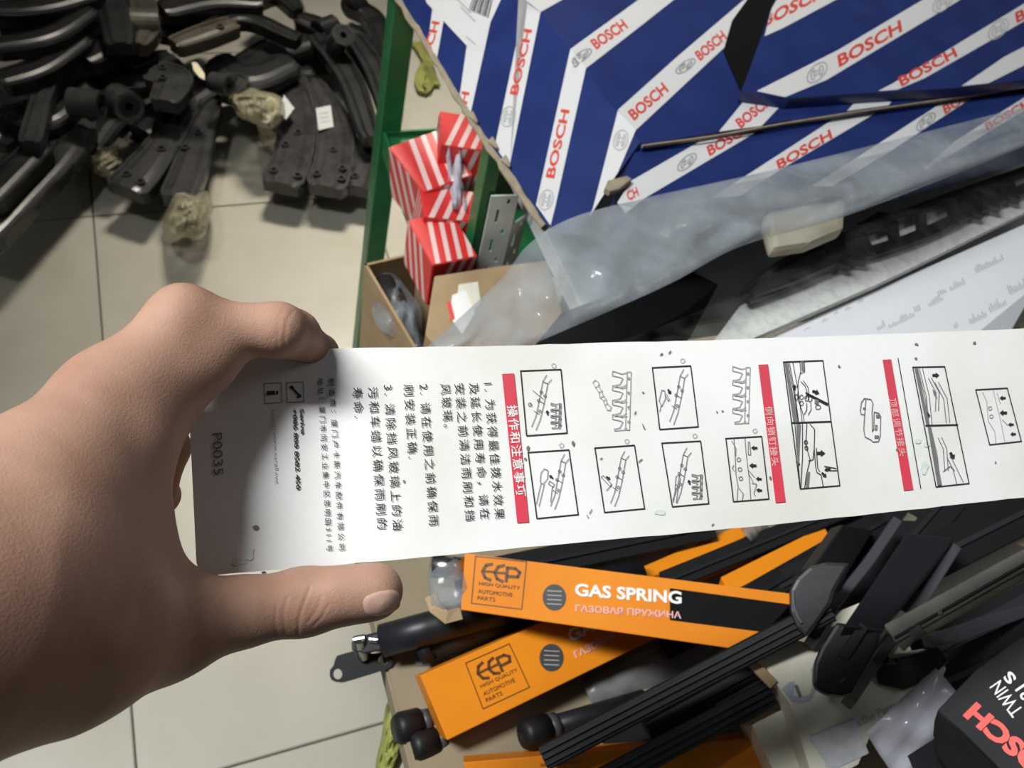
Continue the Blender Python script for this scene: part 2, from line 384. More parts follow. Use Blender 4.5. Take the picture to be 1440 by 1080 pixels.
def comb(f, x, y, h, wdt, n=4, sc=1.0):
    """clip with a straight spine on the right and hooked teeth on the left"""
    st = [[f(x, y), f(x - .03 * h, y + h), f(x - .10 * h, y + h), f(x - .07 * h, y), f(x, y)]]
    for k in range(n):
        y0 = y + h * (k + .05) / n; y1 = y + h * (k + .85) / n; ym = (y0 + y1) / 2
        st.append([f(x - .07 * h, y0), f(x - .5 * wdt, y0 + .02 * h), f(x - wdt, y0 - .03 * h), f(x - wdt * 1.02, y0 + .05 * h), f(x - .6 * wdt, y0 + .08 * h), f(x - .45 * wdt, ym), f(x - .6 * wdt, y1), f(x - .9 * wdt, y1 + .02 * h), f(x - .9 * wdt, y1 + .05 * h), f(x - .4 * wdt, y1 + .04 * h), f(x - .08 * h, y1)])
        st.append(ring(f, (x - .04 * h, ym), 5))
    return st
def sk(st, m='ink_soft', wd=.9, nm='line_drawing'): return lines_print(nm, CARD, st, m, card, wd)
rail = [[(0, 275), (20, 225), (35, 150), (52, 60), (70, 28)], [(20, 290), (40, 240), (58, 165), (75, 70), (92, 50)], [(35, 150), (58, 165)], [(52, 60), (75, 70)], [(12, 200), (35, 215)]]
def railset(dx, dy, kx=1.0): return [[c5(dx + x * kx, dy + y) for x, y in s] for s in rail] + [ring(c5, (dx + 45 * kx, dy + 110), 6), ring(c5, (dx + 62 * kx, dy + 128), 6), ring(c5, (dx + 32 * kx, dy + 150), 6), ring(c5, (dx + 38 * kx, dy + 200), 6)]
sk(railset(160, 198, 1.02) + comb(c5, 300, 362, 118, 48, 4) + [[c5(150, 360), c5(160, 375)], ring(c5, (152, 367), 8), [c5(165, 300), c5(215, 340)]])
sk(railset(250, 574, .95) + [[c5(205, 690), c5(220, 672), c5(238, 680), c5(235, 720), c5(215, 745), c5(200, 735), c5(205, 690)], [c5(205, 740), c5(182, 840)], [c5(220, 745), c5(195, 850)], [c5(245, 730), c5(268, 745), c5(262, 758), c5(240, 745), c5(245, 730)], [c5(258, 758), c5(250, 830)]])
sk(railset(535, 560, .95) + [[c5(490, 712), c5(500, 704), c5(540, 745), c5(532, 755), c5(490, 712)], [c5(515, 775), c5(540, 750)]])
sk(railset(815, 172, .95) + [[c5(770, 330), c5(778, 298), c5(792, 302), c5(795, 340), c5(778, 375), c5(765, 350), c5(770, 330)], [c5(775, 372), c5(768, 400)], [c5(800, 318), c5(815, 345), c5(808, 350), c5(796, 325)]])
sk(railset(830, 545, .95) + comb(c5, 970, 700, 115, 48, 4) + [[c5(845, 710), c5(858, 700), c5(866, 720), c5(858, 760), c5(840, 770), c5(845, 710)], [c5(842, 768), c5(832, 830)], [c5(856, 762), c5(846, 832)]])
sk([[c5(1172, 525), c5(1178, 600), c5(1195, 740), c5(1200, 820)], [c5(1120, 530), c5(1125, 600), c5(1130, 700), c5(1140, 760), c5(1165, 790), c5(1160, 825)], [c5(1110, 540), c5(1130, 575), c5(1128, 610)], [c5(1138, 765), c5(1135, 825)], ring(c5, (1143, 628), 9), ring(c5, (1149, 675), 9), ring(c5, (1153, 718), 9), [c5(1120, 655), c5(1112, 670), c5(1122, 682)],
    [c5(1188, 545), c5(1195, 545), c5(1200, 605), c5(1188, 605), c5(1188, 545)], [c5(1190, 680), c5(1218, 712)], [c5(1190, 695), c5(1212, 735)], [c5(1205, 740), c5(1228, 745), c5(1215, 790), c5(1222, 800)]])
sk(comb(c5, 632, 212, 275, 88, 4), 'ink_grey', 1.1); sk(comb(c5, 1197, 190, 265, 82, 4), 'ink_grey', 1.1)
sk([[c5(450, 262), c5(462, 250), c5(478, 262), c5(480, 285), c5(492, 300), c5(498, 325), c5(512, 340), c5(518, 362), c5(538, 380), c5(532, 395), c5(518, 392), c5(505, 365), c5(498, 345), c5(484, 335), c5(478, 305), c5(465, 290), c5(450, 262)],
    [c5(462, 288), c5(482, 272)], [c5(478, 310), c5(496, 302)], [c5(484, 335), c5(506, 325)], [c5(500, 350), c5(515, 342)], [c5(506, 370), c5(522, 360)]], 'ink_grey', 1.1)
arr = [arrow(c5, 235, 405, -.2, -1, 12), arrow(c5, 252, 710, -.6, -.5, 12), arrow(c5, 524, 716, .7, .5, 12), arrow(c5, 814, 306, .6, 1, 13), arrow(c5, 908, 735, -.3, -1, 12), arrow(c5, 1217, 573, -1, 0, 15), arrow(c5, 1210, 657, -1, 0, 17), arrow(c5, 1238, 720, -1, -.1, 14), arrow(c5, 1240, 774, -1, -.1, 14)]
for a_ in arr: poly_print('arrow', CARD, [a_], 'ink', card)
# wiper arm pictures
def strip(pts, w0): return [[c6(*p) for p in pts], [c6(p[0] + w0, p[1] - 2) for p in pts]]
sk(strip([(345, 165), (372, 300), (392, 435)], 8) + strip([(360, 165), (385, 300), (402, 435)], 16) + [[c6(408, 158), c6(412, 205), c6(400, 250), c6(398, 330), c6(420, 390), c6(428, 436)], [c6(428, 158), c6(430, 205), c6(412, 212)],
    [c6(412, 250), c6(432, 270), c6(442, 300), c6(436, 330)], [c6(424, 246), c6(445, 275), c6(452, 320)], [c6(428, 402), c6(440, 380), c6(440, 350)], [c6(446, 404), c6(460, 380), c6(458, 345)], ring(c6, (416, 322), 8, 10), ring(c6, (416, 350), 8, 10), ring(c6, (393, 322), 9, 12), ring(c6, (440, 328), 9, 12), ring(c6, (455, 330), 9, 12), ring(c6, (492, 368), 12, 10)], 'ink', .9)
sk([[c6(436, 302), c6(536, 352)], [c6(440, 308), c6(534, 358)]], 'ink', 2.0)
for a_ in [[c6(338, 166), c6(350, 165), c6(400, 436), c6(378, 438)], [c6(414, 158), c6(424, 158), c6(426, 200), c6(416, 200)], [c6(440, 670), c6(455, 664), c6(448, 738), c6(436, 740)], [c6(392, 446), c6(412, 446), c6(404, 620), c6(398, 640)], [c6(478, 330), c6(496, 336), c6(494, 358), c6(476, 352)]]: poly_print('shaded_strip', CARD, [a_], 'ink_soft', card, .00045)
sk([[c6(385, 446), c6(410, 742)], [c6(420, 446), c6(420, 600), c6(412, 742)], [c6(440, 446), c6(435, 540), c6(455, 610), c6(438, 680), c6(430, 740)], [c6(455, 446), c6(476, 470), c6(474, 560), c6(468, 610), c6(448, 615)], ring(c6, (436, 530), 7, 9), ring(c6, (438, 556), 7, 9),
    [c6(474, 560), c6(480, 640), c6(486, 668), c6(506, 680), c6(516, 736)], [c6(484, 556), c6(490, 650), c6(500, 664)], [c6(520, 640), c6(576, 650)], [c6(540, 660), c6(580, 660)]], 'ink', 1.1)
for a_ in [arrow(c6, 384, 276, 0, -1, 13), arrow(c6, 482, 299, .9, .3, 17), arrow(c6, 505, 580, 1, 0, 20), arrow(c6, 535, 655, -.8, .2, 15), arrow(c6, 520, 680, .6, .6, 15), arrow(c6, 402, 628, .5, 1, 10)]: poly_print('arrow', CARD, [a_], 'ink', card)
sk(strip([(940, 190), (975, 330), (990, 440)], 10) + strip([(958, 190), (990, 320), (1002, 448)], 14) + strip([(1000, 235), (1035, 300), (1032, 385)], 14) + strip([(1030, 255), (1070, 330), (1082, 440)], 16) + strip([(1000, 460), (1030, 590), (1045, 728)], 10) + strip([(1045, 510), (1068, 560), (1075, 660)], 16) + [[c6(1086, 600), c6(1112, 650), c6(1130, 720)], [c6(1100, 590), c6(1130, 650), c6(1160, 712)], [c6(1068, 665), c6(1100, 640), c6(1120, 660)]], 'ink_soft', 1.1)
for a_ in [[c6(936, 190), c6(950, 189), c6(1005, 448), c6(990, 450)], [c6(996, 458), c6(1012, 458), c6(1062, 725), c6(1042, 728)], [c6(1018, 285), c6(1034, 300), c6(1040, 330), c6(1026, 312)]]: poly_print('shaded_strip', CARD, [a_], 'ink_soft', card, .00045)
for a_ in [arrow(c6, 1034, 221, 1, 0, 16), arrow(c6, 1110, 592, .6, 1, 18), arrow(c6, 1000, 405, .3, 1, 12), arrow(c6, 1342, 326, -1, 0, 14), arrow(c6, 1345, 394, -1, 0, 17), arrow(c6, 1380, 448, -1, 0, 13), arrow(c6, 1390, 492, -1, 0, 13)]: poly_print('arrow', CARD, [a_], 'ink', card)
sk([[c6(1298, 290), c6(1330, 420), c6(1352, 530)], [c6(1250, 300), c6(1268, 340), c6(1275, 430), c6(1305, 480), c6(1310, 535)], ring(c6, (1284, 373), 8), ring(c6, (1290, 410), 8), [c6(1315, 300), c6(1330, 350)], [c6(1340, 425), c6(1365, 450)]], 'ink_grey', 1.0)
# adapter piece drawing
sk([[c6(692, 345), c6(705, 328), c6(735, 332), c6(745, 350), c6(740, 390), c6(742, 480)], [c6(692, 345), c6(686, 385), c6(690, 400), c6(706, 404), c6(702, 470), c6(708, 505), c6(735, 518), c6(745, 528), c6(770, 526), c6(778, 500), c6(780, 410), c6(772, 396), c6(750, 390), c6(748, 470), c6(742, 480)], [c6(712, 332), c6(706, 404)], [c6(757, 452), c6(764, 452), c6(762, 472), c6(755, 472), c6(757, 452)]], 'ink_soft', 1.2)
for a_ in [[c6(758, 402), c6(776, 402), c6(776, 418), c6(760, 418)], [c6(752, 498), c6(772, 498), c6(770, 512), c6(752, 512)], [c6(698, 370), c6(712, 370), c6(712, 378), c6(698, 378)]]: poly_print('arrow', CARD, [a_], 'ink_soft', card)
sk([ring(c5, (265, 182), 10), ring(c5, (302, 561), 10), ring(c5, (612, 541), 10), ring(c5, (877, 159), 10), ring(c5, (935, 516), 10), ring(c5, (1220, 492), 10)], 'ink_grey', .8, 'picture_number')
# stains and scuffs with their own shapes
def blob(cx, cy, rx, ry, k=9, rnd=.35, rot=0):
    out = []
    for i in range(k):
        a = 2 * math.pi * i / k; s = 1 + random.uniform(-rnd, rnd); x = rx * s * math.cos(a); y = ry * s * math.sin(a)
        out.append((cx + x * math.cos(rot) - y * math.sin(rot), cy + x * math.sin(rot) + y * math.cos(rot)))
    return out
for k_, a_ in enumerate([blob(338, 790, 10, 6), blob(346, 783, 8, 5, rot=-.6), blob(352, 778, 6, 8)]): poly_print('stain', CARD, [a_], 'stain_teal', card, .0003 + k_ * .00003)
for k_, a_ in enumerate([blob(928, 721, 7, 3.5), blob(1303, 625, 7, 4), blob(1300, 655, 5, 10), blob(1291, 620, 5, 3)]): poly_print('stain', CARD, [a_], 'stain_green', card, .0003 + k_ * .00003)
scf = poly_print('scuff_marks', CARD, [blob(359, 742, 4, 3.2), blob(742, 630, 2.5, 3), blob(738.5, 645, 1.8, 2), blob(806, 623, 1.8, 4), blob(568, 677, 1.5, 2.5), blob(371, 805, 3.5, 2.5), blob(905, 600, 1, 5, rot=-.4), blob(904, 552, 1.4, 1.4), blob(930, 498, 1, 3, rot=.9), blob(942, 495, 1, 2.5, rot=.8), blob(893, 581, 1, 3, rot=.5), blob(1289, 484, 2.5, 1.5, rot=.4), blob(1370, 482, 2, 2.2), blob(1288, 504, 2, 2), blob(1083, 672, 1.6, 3), blob(1180, 515, 1.4, 2.2), blob(1262, 632, 2, 2), blob(1400, 740 - 90, 1, 2), blob(845, 645, 1, 3, rot=1), blob(1002, 738, 1, 3, rot=.9), blob(1016, 578, 1.3, 1.3), blob(1008, 579, 1, 1.5), blob(900, 648, 1, 4, rot=.9), blob(830, 720, .8, 4, rot=.5), blob(826, 726, .8, 3, rot=-.4)], 'ink_soft', card, .0005); scf['kind'] = 'stuff'

# ================================================================== HAND
def camv(px, py, d): return np.array([(px - 720) / F * d, -(py - 540) / F * d, -d])
HP = []       # primitives: a, b, ra, rb, k  (metres, camera space)
def cap(a, b, k):
    HP.append((camv(*a[:3]), camv(*b[:3]), a[3] * a[2] / F, b[3] * b[2] / F, k))
# (px, py, depth, radius px)
W0 = (-190, 890, .188, 228); W1 = (-30, 862, .206, 182)
cap((-560, 940, .155, 270), W0, .004); cap(W0, W1, .01); cap((-70, 800, .203, 150), (30, 715, .219, 112), .012)
cap(W1, (95, 880, .222, 128), .014)                               # wrist to thumb base
cap((95, 885, .222, 122), (225, 880, .246, 72), .012)             # thumb metacarpal
cap((225, 882, .246, 68), (335, 861, .260, 47), .010)             # proximal phalanx
cap((335, 861, .260, 46.5), (428, 846, .268, 46), .005)
cap((428, 846, .268, 45.5), (528, 831, .2735, 39), .004)          # tip
cap((470, 838, .2665, 33), (520, 834, .2715, 33), .004)
cap((30, 715, .215, 110), (150, 562, .242, 62), .012)             # index metacarpal
cap((150, 562, .242, 60), (258, 447, .262, 40), .010)             # to the knuckle
cap((60, 760, .218, 120), (180, 640, .243, 52), .012)             # dorsal web
cap((95, 800, .225, 108), (170, 740, .244, 52), .012)
cap((180, 640, .243, 50), (170, 750, .245, 50), .010)
cap((170, 750, .245, 50), (228, 848, .250, 44), .010)
cap((190, 590, .246, 50), (250, 512, .258, 44), .010)
cap((258, 447, .260, 42), (282, 468, .264, 43), .008)
cap((282, 464, .264, 42), (392, 464, .2715, 36.5), .006)            # index proximal phalanx
cap((392, 464, .2715, 36.5), (414, 470, .281, 32.5), .004); cap((414, 470, .281, 32.5), (449, 497, .301, 26), .004)          # middle phalanx, behind the card edge
cap((449, 497, .302, 26), (456, 546, .310, 25), .003)
cap((255, 522, .259, 34), (305, 500, .264, 30), .008); cap((225, 565, .254, 40), (284, 525, .262, 32), .008); cap((215, 600, .252, 36), (240, 585, .258, 30), .006)
# folded fingers behind the card
cap((190, 560, .268, 40), (236, 628, .292, 31), .004); cap((236, 632, .292, 30), (218, 690, .298, 27), .002); cap((218, 690, .298, 26), (150, 730, .29, 28), .002)
cap((180, 600, .272, 40), (226, 696, .305, 26), .003); cap((226, 698, .305, 26), (170, 750, .30, 26), .002)
cap((150, 640, .262, 60), (150, 760, .262, 60), .01)
def sdf_pts(p):
    D = np.full(len(p), 1.0)
    for a, b, ra, rb, k in HP:
        ab = b - a; t = np.clip(((p - a) @ ab) / (ab @ ab), 0, 1); d = np.linalg.norm(p - a - t[:, None] * ab, axis=1) - (ra + (rb - ra) * t)
        h = np.maximum(k - np.abs(D - d), 0) / k; D = np.minimum(D, d) - h * h * k * .25
    return D
def surface_nets(lo, hi, h):
    n = np.ceil((hi - lo) / h).astype(int) + 1
    ax = [lo[i] + h * np.arange(n[i]) for i in range(3)]
    D = np.full(tuple(n), .05)
    for a, b, ra, rb, k in HP:
        m = max(ra, rb) + k + 3 * h
        i0 = np.clip(((np.minimum(a, b) - m - lo) / h).astype(int), 0, n); i1 = np.clip(((np.maximum(a, b) + m - lo) / h).astype(int) + 2, 0, n)
        if np.any(i1 <= i0): continue
        X, Y, Zz = np.meshgrid(*[ax[i][i0[i]:i1[i]] for i in range(3)], indexing='ij')
        ab = b - a; t = np.clip(((X - a[0]) * ab[0] + (Y - a[1]) * ab[1] + (Zz - a[2]) * ab[2]) / (ab @ ab), 0, 1)
        d = np.sqrt((X - a[0] - t * ab[0]) ** 2 + (Y - a[1] - t * ab[1]) ** 2 + (Zz - a[2] - t * ab[2]) ** 2) - (ra + (rb - ra) * t)
        S = tuple(slice(i0[i], i1[i]) for i in range(3)); O = D[S]
        hh = np.maximum(k - np.abs(O - d), 0) / k; D[S] = np.minimum(O, d) - hh * hh * k * .25
    for i in range(3):
        for e in (0, -1):
            sl = [slice(None)] * 3; sl[i] = e; D[tuple(sl)] = np.maximum(D[tuple(sl)], .0005)
    neg = D < 0; c = [s - 1 for s in D.shape]
    cnt = np.zeros(c); pos = np.zeros(c + [3])
    idx = np.indices(c).transpose(1, 2, 3, 0).astype(float)
    for ax_ in range(3):
        o1, o2 = [i for i in range(3) if i != ax_]
        for u in (0, 1):
            for v in (0, 1):
                off = [0, 0, 0]; off[o1] = u; off[o2] = v
                s0 = tuple(slice(off[i], off[i] + c[i]) for i in range(3)); off2 = list(off); off2[ax_] = 1
                s1 = tuple(slice(off2[i], off2[i] + c[i]) for i in range(3))
                d0, d1 = D[s0], D[s1]; x = neg[s0] != neg[s1]
                with np.errstate(divide='ignore', invalid='ignore'): t = np.where(x, d0 / (d0 - d1), 0)
                cnt += x
                for i in range(3): pos[..., i] += np.where(x, off[i] + (t if i == ax_ else 0), 0)
    act = cnt > 0; ids = np.full(c, -1); ids[act] = np.arange(act.sum())
    V = lo + h * (idx[act] + pos[act] / cnt[act][:, None])
    Q = []
    for ax_ in range(3):
        o1, o2 = (ax_ + 1) % 3, (ax_ + 2) % 3
        s0 = [slice(1, -1)] * 3; s1 = [slice(1, -1)] * 3; s0[ax_] = slice(0, -1); s1[ax_] = slice(1, None)
        x = neg[tuple(s0)] != neg[tuple(s1)]; a0 = neg[tuple(s0)]
        w_ = np.argwhere(x); f0 = a0[x]; base = w_.copy(); base[:, o1] += 1; base[:, o2] += 1
        def cell(du, dv):
            b = base.copy(); b[:, o1] -= du; b[:, o2] -= dv; return ids[b[:, 0], b[:, 1], b[:, 2]]
        q = np.stack([cell(1, 1), cell(0, 1), cell(0, 0), cell(1, 0)], 1); q[~f0] = q[~f0][:, ::-1]; Q.append(q)
    return V, np.concatenate(Q)
HV, HQ = surface_nets(np.array([-.225, -.165, -.330]), np.array([-.018, .034, -.120]), .00115)
# creases over the thumb joint and finger joints (px polylines, width px, depth mm)
def to_px(V): return np.stack([720 + F * V[:, 0] / -V[:, 2], 540 - F * V[:, 1] / -V[:, 2]], 1)
def relax(V, Q, it):
    E = np.concatenate([Q[:, [0, 1]], Q[:, [1, 2]], Q[:, [2, 3]], Q[:, [3, 0]]])
    for _ in range(it):
        S = np.zeros_like(V); n = np.zeros(len(V))
        for a, b in ((0, 1), (1, 0)):
            np.add.at(S, E[:, a], V[E[:, b]]); np.add.at(n, E[:, a], 1)
        V = V * .5 + .5 * S / np.maximum(n, 1)[:, None]
    return V
HV = relax(HV, HQ, 4)
HV = HV[:]; HQ = HQ[(HQ >= 0).all(1)]
hand = mesh_obj('person', [CAM + R3 @ Vector(v) for v in HV], [list(map(int, q)) for q in HQ], MT['skin'], smooth=True)
sub = hand.modifiers.new('s', 'SUBSURF'); sub.levels = 1; sub.render_levels = 1
dg = bpy.context.evaluated_depsgraph_get(); me2 = bpy.data.meshes.new_from_object(hand.evaluated_get(dg)); hand.modifiers.clear()
co = np.empty(len(me2.vertices) * 3); me2.vertices.foreach_get('co', co); co = co.reshape(-1, 3)
no = np.empty(len(me2.vertices) * 3); me2.vertices.foreach_get('normal', no); no = no.reshape(-1, 3)
Rn = np.array(R3); wc = co + np.array(hand.location) - np.array(CAM); cc = wc @ Rn; nn = no @ Rn; pp = to_px(cc)
CRE = [([(436, 826), (430, 842), (421, 868), (419, 893)], 2.6, .45), ([(404, 840), (399, 862), (402, 890)], 2.4, .30), ([(389, 852), (387, 875), (390, 893)], 2.2, .25), ([(452, 838), (446, 856), (434, 874)], 2.6, .30), ([(462, 850), (452, 868), (440, 880)], 2.4, .22),
       ([(412, 438), (404, 452), (400, 478), (404, 500)], 2.6, .22), ([(398, 434), (392, 455), (391, 492)], 2.4, .12),
       ([(300, 818), (285, 842), (262, 860)], 3, .25), ([(318, 816), (305, 838), (290, 852)], 3, .2), ([(246, 770), (236, 800), (210, 820)], 4, .3)]
disp = np.zeros(len(cc)); front_ = nn[:, 2] > -.1
for pl_, wd, dep in CRE:
    best = np.full(len(cc), 1e9); pl_ = spline(pl_, 12)
    for a, b in zip(pl_[:-1], pl_[1:]):
        ab = b - a; t = np.clip(((pp - a) @ ab) / (ab @ ab), 0, 1); best = np.minimum(best, np.linalg.norm(pp - a - t[:, None] * ab, axis=1))
    disp -= np.where(front_, dep * .0007 * (np.exp(-(best / wd) ** 2) - .35 * np.exp(-(best / (wd * 2.6)) ** 2)), 0)
co = co + no * disp[:, None]; me2.vertices.foreach_set('co', co.ravel()); me2.polygons.foreach_set('use_smooth', [True] * len(me2.polygons)); me2.update()
hand.data = me2
tag(hand, 'bare left hand and wrist gripping the white card between thumb and bent index finger', 'person')
# thumbnail laid on the thumb tip
def onhand(px, py, off):
    r = camv(px, py, 1.0); t = .22
    for _ in range(60): t += float(sdf_pts((r * t)[None])[0]) * .9
    if not .2 < t < .31: return onhand(px + (532 - px) * .12, py + (842 - py) * .12, off)
    p = r * t; e = 1e-4; g = np.array([float(sdf_pts((p + e * np.eye(3)[i])[None])[0]) for i in range(3)]); g /= np.linalg.norm(g)
    return CAM + R3 @ Vector(p + g * off)
NV = []; NF = []; nr, na = 5, 20
ax_, ay_ = np.array([.97, -.22]), np.array([.22, .97])
for i in range(nr + 1):
    for j in range(na):
        a = 2 * math.pi * j / na; s = i / nr; u = (abs(math.cos(a)) ** .75) * (1 if math.cos(a) > 0 else -1); v = (abs(math.sin(a)) ** .75) * (1 if math.sin(a) > 0 else -1)
        q = np.array([538, 848]) + ax_ * 30 * u * s + ay_ * 18.5 * v * s
        NV.append(onhand(q[0], q[1], .0006 - (.0009 if i == nr else .0003 * s)))
for i in range(nr):
    for j in range(na):
        k = (j + 1) % na; NF.append([i * na + j, i * na + k, (i + 1) * na + k, (i + 1) * na + j])
nl = mesh_obj('thumbnail', NV, NF, MT['nail'], hand, smooth=True)

# ================================================================== BLUE CARTONS ON THE WHITE RACK
ZA, ZB, ZC = .885, .899, .876
tA = plz(ZA); tB = plz(ZB); tC = plz(ZC)
f0, f1 = tA.at(760, 17), tA.at(900, 200); fu = (f1 - f0)
lf = pl3(f0, f1, Z(758, 296, .80))                              # big slanted face left of the fold
# carton A: top panel + slanted side panel
cA = slab('parts_carton', [tA.at(*p) for p in ((690, -75), (760, 17), (900, 200), (906, 203), (1100, 171), (1341, 135), (1500, 108), (1560, -60), (1300, -140))], (0, 0, ZC - ZA + .0005), MT['blue'])
tag(cA, 'large torn blue and white carton with red lettering, its slanted side facing the green tray', 'carton')
sideq = [(520, -70), (591, 42), (612, 76), (649, 139), (663, 160), (699, 216), (730, 258), (768, 316), (800, 330), (836, 292), (852, 268), (872, 240), (900, 200), (760, 17), (690, -75)]
sp = slab('side_panel', [lf.at(*p) for p in sideq], -lf.n * .004, MT['blue'], cA)
eg = []
for i, p in enumerate(spline([(520, -70), (591, 42), (649, 139), (699, 216), (768, 318)], 40)): eg.append(lf.at(p[0] - 2 + random.uniform(-1, 1), p[1] + 2 + random.uniform(-1, 1), -.004))
bar('torn_edge', eg, rect(.0042, .0045, .3), MT['carton_raw'], cA, up=lf.n, scales=[(random.uniform(.75, 1.25), random.uniform(.8, 1.2)) for _ in eg])
for pp_ in ((662, 160), (690, 196), (708, 222)):
    q = lf.at(*pp_, .002); bar('torn_flap', [q, q + (lf.at(pp_[0] + 9, pp_[1] + 12, .006) - lf.at(*pp_, .002))], rect(.004, .0012), MT['carton_raw'], cA, up=lf.n, scales=[(1, 1), (.3, .6)])
g = T(580, 0, 3.6); h2 = T(860, 0, 3.6); h3 = T(1100, 0, 4.153)
def stripes(pl, qs, par, off=.0003):
    for q in qs: poly_print('white_stripe', pl, [q], 'print_white', par, off)
edge = ((591, 42), (758, 294), (800, 100))
edgeL = [((591, 42), (649, 139), (800, 100)), ((649, 139), (758, 294), (800, 100))]
def clipped_poly(name, pl, q, m, par, clip, off):
    bm = bmesh.new(); bm.faces.new([bm.verts.new(pl.at(x, y, off)) for x, y in q])
    for c in clip: clip_half(bm, pl, *c)
    return bm_obj(name, bm, MT[m], par)
for q in ([(611, -10), (602, 58), (590, 130), (603, 140), (615, 78), (631, -10)], [(672, -40), (656, 67), (640, 180), (655, 200), (663, 153), (690, 30), (703, -40)], [(745, -30), (739, 0), (697, 200), (690, 240), (705, 280), (717.5, 228), (760, 17), (730, -22)],
          [(802, 69), (755, 283), (746, 320), (772, 325), (780, 294), (824, 96)], [(869, 155), (834, 292), (828, 306), (850, 272), (869, 242), (894, 183)]):
    clipped_poly('white_stripe', lf, q, 'print_white', cA, edgeL, .0003)
text_print('lettering', lf, 'BOSCH', (728, 134), (748.5, 42), (-11.5, -2), 'print_red', cA, bold=.03)
text_print('lettering', lf, 'BOSCH', (779.5, 251), (801.5, 155), (-12.5, -2), 'print_red', cA, bold=.03)
text_print('lettering', lf, 'BOSCH', (596, 110), (618.5, 31), (-11, -2), 'print_red', cA, bold=.03, clip=edgeL)
text_print('lettering', lf, 'BOSCH', (640, 215), (660.5, 130), (-11, -2), 'print_red', cA, bold=.03, clip=edgeL)
for c in ((714.5, 164), (768, 281), (873, 197)): logo_print(lf, c, (9.5, 1.2), (-3, 14), 'print_grey', cA)
lb = clipped_poly('address_label', lf, [(588, -30), (600, 4), (657, 65), (668, 71), (675, 68), (681, 50), (704, 0), (716, -30)], 'print_white', cA, [], .0006)
for k in range(11):
    x = 668 + k * 2.6; poly_print('barcode_bar', lf, [[(x, -12), (x + 1.2 + (k % 3) * .5, -12), (x + 1.2 + (k % 3) * .5 - 9, 14 + k * 1.1), (x - 9, 14 + k * 1.1)]], 'ink', lb, .0009)
for k, (a, b) in enumerate((((640, -4), (662, 18)), ((648, 10), (668, 30)), ((656, 52), (668, 62)))): lines_print('small_print', lf, [[a, b]], 'print_grey', lb, 2.2, .0009)
# top panel of carton A
stripes(tA, [[(739, 0), (760, 17), (790, 0), (830, -22), (800, -40), (760, -15)], [(802, 69), (824, 96), (890, 45), (970, -18), (945, -35), (874, 17)],
             [(869, 154.5), (894, 183), (1030, 56), (1100, -10), (1075, -25), (952, 80)], [(1011, 185), (1071, 177), (1106, 140), (1056, 130)], [(1191, 156), (1250, 148), (1266, 122), (1215, 130)], [(1341, 135), (1398, 125), (1420, 105), (1368, 112)]], cA)
text_print('lettering', tA, 'BOSCH', (839, 70), (884, 39), (-10, -13), 'print_red', cA, bold=.03)
text_print('lettering', tA, 'BOSCH', (892, 170), (941, 128), (-10, -13), 'print_red', cA, bold=.03)
text_print('lettering', tA, 'BOSCH', (985, 86), (1023, 54), (-9, -12), 'print_red', cA, bold=.03)
text_print('lettering', tA, 'BOSCH', (1042, 181), (1087, 145), (-9, -12), 'print_red', cA, bold=.03)
for c in ((818, 79), (964, 93)): logo_print(tA, c, (13, -5), (-4, 9), 'print_grey', cA)
fe = [tA.at(*p) + Vector((0, 0, -.002)) for p in ((904, 203.5), (1000, 191), (1100, 173), (1200, 157), (1341, 137), (1500, 110))]
bar('raw_board_edge', fe, rect(.0010, .0016), MT['carton_raw'], cA)
slab('gap_shade', [tA.at(*p, .003) for p in ((1018, 70), (1030, 98), (1044, 129), (1070, 100), (1110, 0), (1130, -40), (1060, -40), (1052, -2), (1030, 28))], (0, 0, -.0025), MT['hole_shade'], cA)  # thin black slab standing in for the shade in the gap beside carton B
# carton B lying on carton A
cB = slab('parts_carton', [tB.at(*p) for p in ((1043, 128), (1110, 138), (1215, 131), (1340, 124), (1560, 98), (1650, -120), (1125, -95))], (0, 0, ZA - ZB + .001), MT['blue'])
tag(cB, 'blue and white striped carton with red lettering lying on top at upper right', 'carton')
stripes(tB, [[(1085, 12), (1075, 51), (1100, 40), (1175, 0), (1230, -30), (1110, -30)], [(1064, 128), (1104, 136.5), (1163, 112), (1350, 0), (1400, -30), (1345, -30), (1297, 0), (1179, 70), (1100, 110)],
             [(1254, 118), (1235, 128), (1262, 126), (1300, 110), (1440, 30), (1520, -15), (1500, -30), (1440, 5)], [(1352, 121), (1390, 117), (1440, 92), (1500, 58), (1480, 45), (1412, 80)]], cB)
text_print('lettering', tB, 'BOSCH', (1180, 95), (1269, 44), (-3, -17), 'print_red', cB, bold=.03)
text_print('lettering', tB, 'BOSCH', (1268, 122), (1347, 79), (-6, -13), 'print_red', cB, bold=.03)
text_print('lettering', tB, 'BOSCH', (1072, 40), (1160, -5), (2, -19), 'print_red', cB, bold=.03, clip=[((1043, 128), (1092, 0), (1300, 60))])
text_print('lettering', tB, 'BOSCH', (1430, 33), (1510, -12), (-3, -15), 'print_red', cB, bold=.03)
for c in ((1149, 102), (1326, 3), (1404, 41)): logo_print(tB, c, (14, -8), (0, 12), 'print_grey', cB)
